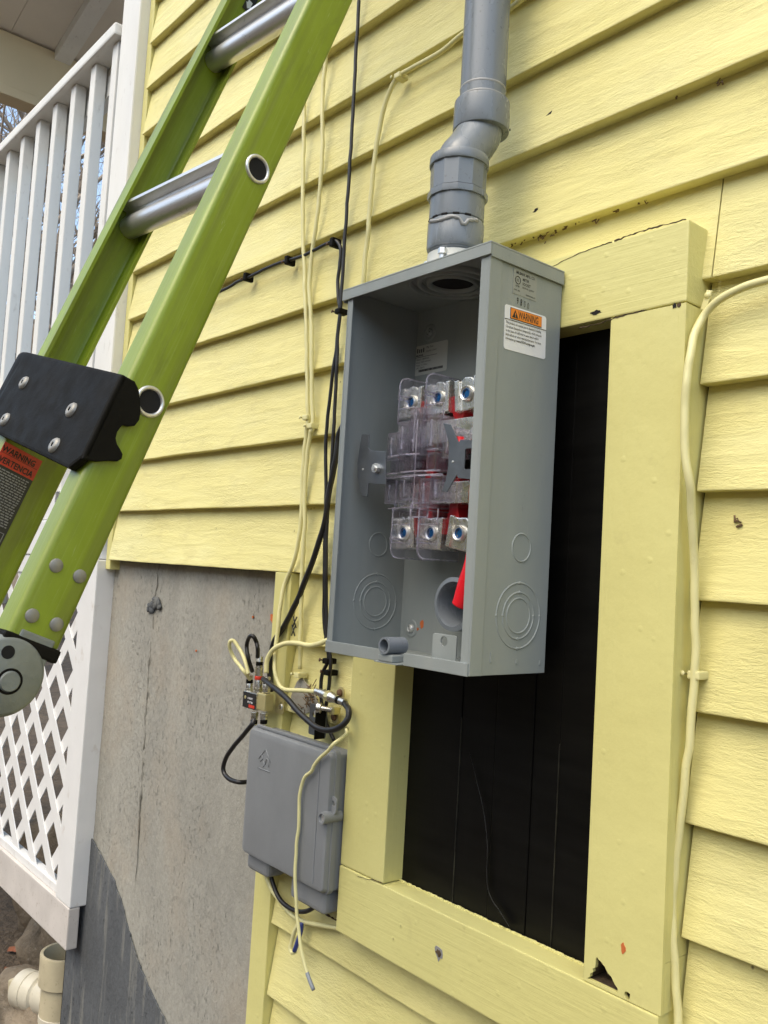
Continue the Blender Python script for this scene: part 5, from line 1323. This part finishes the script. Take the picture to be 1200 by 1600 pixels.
# ================================================================== LADDER
LA = Vector((-0.0943, -0.3632, 0.5521)); E1, E2, E3 = [Vector(q) for q in ((0.99712, 0.07408, -0.01614), (-0.01136, 0.35638, 0.93427), (0.07496, -0.9314, 0.3562))]
def LP(a, b, c): return LA + E1*a + E2*b + E3*c
LM = Matrix((E1, E2, E3)).transposed().to_4x4(); LM.translation = LA
WSEP = 0.2917
ld = thing('green_ladder', 'green fiberglass ladder leaning on the yellow wall with metal rungs', 'ladder', LP(-0.2, -1.2, 0))
def rail_mesh(a0, dirn, b0, b1, c0, c1, fl=0.030, th=0.0042, lab=None):
    """channel rail: web at a0, flanges reaching fl in direction dirn"""
    bm = bmesh.new()
    r_ = 0.006
    out = []
    def arc(ca, cc, rad, s, e, n=4):
        for k in range(n+1):
            t = R(s+(e-s)*k/n); out.append((ca+rad*math.cos(t), cc+rad*math.sin(t)))
    # profile in (a', c) where a' runs from the web (0) inwards (-fl)
    out.append((-fl, c1)); arc(-r_, c1-r_, r_, 90, 0); arc(-r_, c0+r_, r_, 0, -90); out.append((-fl, c0))
    out.append((-fl, c0+th)); arc(-r_-0.001, c0+r_+0.001, r_-th+0.002, -90, 0, 2); arc(-r_-0.001, c1-r_-0.001, r_-th+0.002, 0, 90, 2); out.append((-fl, c1-th))
    nb = 28
    rings = [[bm.verts.new((a0+dirn*a, b0+(b1-b0)*i/nb, c)) for a, c in out] for i in range(nb+1)]
    for x, y in zip(rings, rings[1:]):
        for k in range(len(out)):
            bm.faces.new((x[k], x[(k+1) % len(out)], y[(k+1) % len(out)], y[k]))
    bm.faces.new(rings[0]); bm.faces.new(rings[-1][::-1])
    bmesh.ops.recalc_face_normals(bm, faces=bm.faces[:])
    xform(bm, LM)
    o = bm_obj('rail', bm, 'fiberglass', ld)
    shade_auto(o.data, 35)
    return o
M['fiberglass'] = fiberglass_material(); M['alu'] = aluminium_material()
CF, CB = 0.0310, -0.0225
near = rail_mesh(0.0, 1, -0.566, 1.15, CB, CF)
far = rail_mesh(-WSEP-0.0042, -1, -0.40, 1.15, CB, CF-0.001)
low = rail_mesh(-0.250, 1, -1.22, -0.318, -0.054, 0.0312)
# rungs: D section, flat tread with raised lips on top
for b in (-0.305, 0.0, 0.305, 0.61, 0.915):
    bm = bmesh.new()
    sec = [(0.0225, 0.0160), (0.0230, 0.0205), (-0.0170, 0.0205), (-0.0170, 0.0165)]
    for k in range(15):
        t = R(158+(382-158)*k/14); sec.append((-0.0015+0.0150*math.cos(t), -0.001+0.0150*math.sin(t)))
    sec += [(0.0090, 0.0110), (0.0105, 0.0150)]
    al = 0.06
    ra = [bm.verts.new((-0.0036, b+(v*math.cos(al)+u*math.sin(al)*-1), u*math.cos(al)+v*math.sin(al))) for u, v in sec]
    rb = [bm.verts.new((-WSEP-0.0005, b+(v*math.cos(al)+u*math.sin(al)*-1), u*math.cos(al)+v*math.sin(al))) for u, v in sec]
    for k in range(len(sec)): bm.faces.new((ra[k], ra[(k+1) % len(sec)], rb[(k+1) % len(sec)], rb[k]))
    bm.faces.new(ra); bm.faces.new(rb[::-1])
    bmesh.ops.recalc_face_normals(bm, faces=bm.faces[:])
    xform(bm, LM)
    rg = bm_obj('rung', bm, 'alu', ld); shade_auto(rg.data, 28)
    # swaged ferrule through the near rail
    lathe('ferrule', [(0.0122, -0.012), (0.0122, 0.0008), (0.0132, 0.0026), (0.0150, 0.0030), (0.0164, 0.0016), (0.0166, 0.0)], LP(0.0, b, 0.0), E1, 'alu', rg, 40, True)
    lathe('ferrule_bore', [(0.0, 0), (0.0122, 0)], LP(0.0006, b, 0.0), E1, 'dark', rg, 32)
# black moulded cross bracket
bk = [(-0.42, -0.206), (-0.297, -0.2285), (0.0035, -0.2975), (0.0065, -0.300), (0.0065, -0.392), (-0.0135, -0.4035), (-0.268, -0.3465), (-0.42, -0.308)]
bm = bmesh.new()
a_plate(bm, bk, [], 0.0325, 0.0415, ((0, 0, 0), (1, 0, 0), (0, 1, 0), (0, 0, 1)), 0.0035)
bmesh.ops.subdivide_edges(bm, edges=[e for e in bm.edges if e.calc_length() > 0.05], cuts=6, use_grid_fill=False)
bmesh.ops.triangulate(bm, faces=bm.faces[:])
for v in bm.verts:
    if v.co.x < -0.30: v.co.z -= 3.2*(v.co.x+0.30)**2
xform(bm, LM)
brk = bm_obj('bracket', bm, 'black', ld)
side = [(0.0405, -0.2985), (0.026, -0.2975), (0.018, -0.303), (0.0065, -0.3215), (0.0045, -0.330), (0.0062, -0.3375), (0.012, -0.3415), (0.0175, -0.343)]
for k in range(9):
    t = R(75+30*k*0.72); side.append((0.0100+0.0108*math.cos(t)+0.004, -0.3545+0.0108*math.sin(t)+0.001))
side = side[:9] + [(0.0190, -0.347), (0.0200, -0.3525), (0.0188, -0.3585), (0.0150, -0.3632), (0.0095, -0.3662), (0.0052, -0.3692), (0.0040, -0.3740), (0.0072, -0.3785), (0.0140, -0.3815), (0.026, -0.389), (0.0405, -0.3935)]
bm = bmesh.new()
side = side[:8] + side[9:]
a_plate(bm, side, [], 0.0012, 0.0065, ((0, 0, 0), (0, 0, 1), (0, 1, 0), (1, 0, 0)), 0.0012)
xform(bm, LM)
bm_obj('bracket_wing', bm, 'black', brk)
for a, b in ((-0.2475, -0.281), (-0.070, -0.334), (-0.247, -0.332), (-0.069, -0.376)):
    rv = lathe('rivet', [(0.0024, 0.0036), (0.0036, 0.0042), (0.0062, 0.0040), (0.0084, 0.0022), (0.0088, 0.0)], LP(a, b, 0.0413), E3, 'rivetgrey', brk, 28, True)
    lathe('rivet_bore', [(0.0, 0), (0.0026, 0)], LP(a, b, 0.0440), E3, 'dark', brk, 16)
# rail foot: cap, rivets, cast hinge with pin
bm = bmesh.new(); a_box(bm, -0.034, 0.0035, -0.5795, -0.5662, CB-0.002, CF+0.003, 0.003)
bmesh.ops.recalc_face_normals(bm, faces=bm.faces[:]); xform(bm, LM); bm_obj('end_cap', bm, 'black', ld)
for b, c in ((-0.495, 0.016), (-0.495, -0.010), (-0.546, 0.0165), (-0.545, -0.009)):
    lathe('rail_rivet', [(0.0, 0.0019), (0.0056, 0.0019), (0.0066, 0.0011), (0.0068, 0.0)], LP(0.0, b, c), E1, 'rivetgrey', near, 24)
hg = lathe('hinge', [(0.0, 0.0068), (0.0325, 0.0068), (0.0352, 0.0052), (0.0366, 0.0030), (0.0376, 0.0010), (0.0378, -0.030), (0.0, -0.030)], LP(-0.0015, -0.6045, 0.0165), E1, 'hinge', ld, 64)
lathe('hinge_groove', [(0.0098, 0.0002), (0.0103, 0.0006), (0.0113, 0.0006), (0.0120, 0.0)], LP(0.0054, -0.6075, 0.0115), E1, 'black', hg, 40, True)
lathe('hinge_pin', [(0.0, 0.0022), (0.0086, 0.0020), (0.0095, 0.0008), (0.0097, 0.0)], LP(0.0054, -0.6075, 0.0115), E1, 'hinge', hg, 40)
lathe('hinge_hole', [(0.0, 0.0004), (0.0060, 0.0004), (0.0062, 0)], LP(0.0054, -0.5840, 0.0245), E1, 'dark', hg, 24)
bm = bmesh.new(); a_box(bm, -0.030, 0.0022, -0.592, -0.560, -0.0150, 0.020, 0.002)
bmesh.ops.recalc_face_normals(bm, faces=bm.faces[:]); xform(bm, LM); bm_obj('hinge_tongue', bm, 'hinge', hg)
bm = bmesh.new()
a_box(bm, -0.028, -0.002, -0.020, 0.020, 0.0, 0.22, 0.003)
bmesh.ops.recalc_face_normals(bm, faces=bm.faces[:])
xform(bm, Matrix.Translation((0, -0.612, 0.03))); xform(bm, LM); bm_obj('hinge_arm', bm, 'hinge', hg)
p0 = LP(-0.015, -0.612, 0.245); p1 = Vector((p0.x-0.05, p0.y-0.18, -1.16))
dd = (p1-p0)
bm = bmesh.new(); a_box(bm, -0.015, 0.015, -0.030, 0.030, 0.0, dd.length, 0.004)
bmesh.ops.recalc_face_normals(bm, faces=bm.faces[:])
q = dd.normalized().to_track_quat('Z', 'Y').to_matrix().to_4x4(); q.translation = p0; xform(bm, q)
bm_obj('lower_leg', bm, 'fiberglass', ld)
# warning sticker on the lower rail web, printed in red over black
LBa = -0.2496
def lab(u0, u1, v0, v1, mat, name, par, t=0.0004):
    """u runs across the rail (towards the wall), v up the rail"""
    bm = bmesh.new()
    a_plate(bm, rect(u0, u1, v0, v1, 0.0), [], 0.00005, t, ((0, 0, 0), (0, 0, -1), (0, 1, 0), (1, 0, 0)))
    xform(bm, Matrix.Translation((LBa, 0, 0))); xform(bm, LM)
    return bm_obj(name, bm, mat, par)
US = 0.0200
stk = lab(-0.030, US, -0.560, -0.3545, 'label_black', 'warning_sticker', low)
lab(-0.030, US, -0.3815, -0.3545, 'label_red', 'red_heading', stk, 0.0007)
def lt(u, v): return LP(LBa+0.0011, v+0.0115, -u-0.0185)
text('sticker_lettering', 'WARNING', 0.0105, lt(-0.048, -0.3775), -E3, E2, 'ink', stk, 'LEFT', 0.0002, 0.85)
text('sticker_lettering', 'ADVERTENCIA', 0.0105, lt(-0.058, -0.3905), -E3, E2, 'ink', stk, 'LEFT', 0.0002, 0.80)
lab(-0.029, 0.0185, -0.3675, -0.3671, 'ink', 'heading_rule', stk, 0.001)
bm = bmesh.new(); rr = random.Random(21)
v = -0.3970
while v > -0.460:
    u = -0.060
    while u < -0.003:
        w_ = rr.uniform(0.0015, 0.0055)
        a_plate(bm, rect(u, min(u+w_, -0.002), v-0.0011, v+0.0004), [], 0.0004, 0.0008, ((0, 0, 0), (0, 0, -1), (0, 1, 0), (1, 0, 0)))
        u += w_+0.0012
    v -= 0.0032
for (u0, u1, v0, v1) in ((-0.0615, -0.001, -0.4660, -0.4652), (-0.0018, -0.001, -0.556, -0.4652)):
    a_plate(bm, rect(u0, u1, v0, v1), [], 0.0004, 0.0008, ((0, 0, 0), (0, 0, -1), (0, 1, 0), (1, 0, 0)))
v = -0.4715
while v > -0.552:
    u = -0.060
    while u < -0.008:
        w_ = rr.uniform(0.002, 0.007)
        a_plate(bm, rect(u, min(u+w_, -0.006), v-0.0013, v+0.0004), [], 0.0004, 0.0008, ((0, 0, 0), (0, 0, -1), (0, 1, 0), (1, 0, 0)))
        u += w_+0.0014
    v -= 0.0040
xform(bm, Matrix.Translation((LBa, 0.0115, -0.0185))); xform(bm, LM)
tag(bm_obj('fine_print', bm, 'ink_grey', stk), kind='stuff')
# small tag on the far rail web
def lab2(u0, u1, v0, v1, mat, par, t):
    bm = bmesh.new()
    a_plate(bm, rect(u0, u1, v0, v1), [], 0.00005, t, ((0, 0, 0), (0, 0, -1), (0, 1, 0), (1, 0, 0)))
    xform(bm, Matrix.Translation((-WSEP+0.0001, 0, 0))); xform(bm, LM)
    return bm_obj('rail_tag', bm, mat, par)
tg = lab2(0.002, 0.0185, 0.4165, 0.475, 'label_black', far, 0.0004)
bm = bmesh.new()
a_plate(bm, [(0.0035, 0.430), (0.009, 0.4215), (0.0155, 0.427), (0.0135, 0.4285), (0.0135, 0.436), (0.006, 0.436), (0.006, 0.431)], [], 0.0004, 0.0008, ((0, 0, 0), (0, 0, -1), (0, 1, 0), (1, 0, 0)))
xform(bm, Matrix.Translation((-WSEP+0.0001, 0, 0))); xform(bm, LM); bm_obj('tag_arrow', bm, 'label_white', tg)

# ================================================================== DRAIN TEE AT THE FOUNDATION CORNER
dx, dy = (-1.5112, 0.075)
dt = thing('drain_pipe', 'dirty cream plastic drain tee with an open top beside the foundation', 'drain pipe', (dx, dy, -1.2))
bm = bmesh.new()
a_lathe(bm, [(0.0625, -0.985), (0.0625, -0.925), (0.0632, -0.9125), (0.0625, -0.910), (0.0550, -0.910), (0.0545, -0.914), (0.0515, -1.19), (0.0515, -1.2), (0.0545, -1.2), (0.0545, -0.990)], (dx, dy, 0), (0, 0, 1), 48, True, True)
bmesh.ops.recalc_face_normals(bm, faces=bm.faces[:])
dp = bm_obj('tee_body', bm, 'pvc_cream', dt); shade_auto(dp.data, 35)
lathe('pipe_band', [(0.0546, -1.078), (0.0558, -1.077), (0.0558, -1.062), (0.0546, -1.061)], (dx, dy, 0), (0, 0, 1), 'pvc_white', dt, 48)
bo = Vector((dx, dy, -1.035)); bd = Vector((-0.93, -0.33, -0.06)).normalized()
lathe('side_branch', [(0.046, 0.03), (0.047, 0.062), (0.041, 0.075), (0.0435, 0.078), (0.0475, 0.080), (0.0475, 0.112), (0.0450, 0.1135), (0.0450, 0.1155), (0.0475, 0.117), (0.0475, 0.150), (0.045, 0.153), (0.0, 0.153)], bo, bd, 'pvc_white', dt, 40)
bm = bmesh.new(); a_box(bm, -0.021, 0.021, -0.021, 0.021, 0.153, 0.186, 0.004)
bmesh.ops.recalc_face_normals(bm, faces=bm.faces[:])
q = bd.to_track_quat('Z', 'Y').to_matrix().to_4x4(); q.translation = bo; xform(bm, q)
bm_obj('plug_square', bm, 'pvc_cream', dt)
# dead leaves lying on the soil by it
bm = bmesh.new()
for i in range(70):
    rr = random.Random(i+40)
    x, y = rr.uniform(-2.4, -1.4), rr.uniform(-0.35, 0.2)
    l = rr.uniform(0.02, 0.05); w_ = l*0.3
    P = [(0, 0, 0.004), (l*0.3, w_, 0.002), (l*0.7, w_*0.8, 0.008), (l, 0, 0.003), (l*0.7, -w_*0.8, 0.009), (l*0.3, -w_, 0.003), (l*0.5, 0, 0.0)]
    mx = Matrix.Translation((x, y, gz(x, y)+0.010)) @ Matrix.Rotation(rr.uniform(0, 6), 4, 'Z') @ Matrix.Rotation(rr.uniform(-.5, .5), 4, 'X')
    vs = [bm.verts.new(mx @ Vector(p)) for p in P]
    for k in range(6): bm.faces.new((vs[k], vs[(k+1) % 6], vs[6]))
tag(bm_obj('dead_leaves', bm, 'leaf'), 'brown dead leaves scattered on the soil by the drain pipe', 'leaves', kind='stuff')

# ================================================================== BARE TREES BEYOND THE PORCH
def tree(loc, h, seed, label):
    rr = random.Random(seed)
    bm = bmesh.new(); bt = bmesh.new()
    def grow(p, d, L, r_, depth):
        n = 3
        pts = [p.copy()]; rs = [r_]
        dd = d.copy()
        for k in range(n):
            dd = (dd + Vector((rr.uniform(-1, 1), rr.uniform(-1, 1), rr.uniform(-0.5, 0.7)))*0.16).normalized()
            pts.append(pts[-1] + dd*L/n); rs.append(r_*(1-0.42*(k+1)/n))
        a_tube(bt if depth == 0 else bm, pts, rs, 7 if depth == 0 else (5 if depth < 3 else 3), False)
        if depth >= 5: return
        m_ = 4 if depth < 2 else 3
        for k in range(m_):
            t = rr.uniform(0.35, 1.0) if k else 1.0
            i = min(n-1, int(t*n)); q = pts[i].lerp(pts[i+1], t*n-i)
            ax = Vector((rr.uniform(-1, 1), rr.uniform(-1, 1), rr.uniform(-0.2, 0.5))).normalized()
            nd = (dd*0.75 + ax*(0.75 if k else 0.35)).normalized()
            grow(q, nd, L*rr.uniform(0.58, 0.8), max(0.004, rs[i]*0.62), depth+1)
    grow(Vector((0, 0, -0.2)), Vector((0.02, 0, 1)), h*0.34, h*0.017, 0)
    t = thing('bare_tree', label, 'tree', loc, 'bare trees beyond the porch')
    off = Matrix.Translation(Vector(loc))
    xform(bm, off); xform(bt, off)
    bm_obj('trunk', bt, 'bark', t); bm_obj('crown', bm, 'bark', t)
TREES = [(-7.5, 1.1, 8.5, 'slim grey bare tree nearest behind the white porch railing'),
         (-9.0, 2.4, 10.0, 'bare tree with crooked twigs seen between the last balusters by the post'),
         (-10.5, 1.6, 11.5, 'bare tree whose trunk leans behind the middle balusters'),
         (-11.5, 3.6, 12.0, 'tall bare tree filling the gap below the header beam'),
         (-13.5, 2.6, 12.5, 'bare grey tree farther back behind the railing'),
         (-13.0, 4.8, 11.0, 'bare tree with pale thin twigs right of the middle trunk'),
         (-16.0, 4.2, 14.0, 'large bare tree deep in the wood behind the porch'),
         (-17.5, 5.6, 13.0, 'bare tree half hidden among others at the back of the wood'),
         (-19.5, 3.4, 14.0, 'farthest bare tree in the wood beyond the railing')]
for i, (x, y, h, lb) in enumerate(TREES):
    tree((x, y, gz(x, y)), h, 11+i*5, lb)

flush_texts()
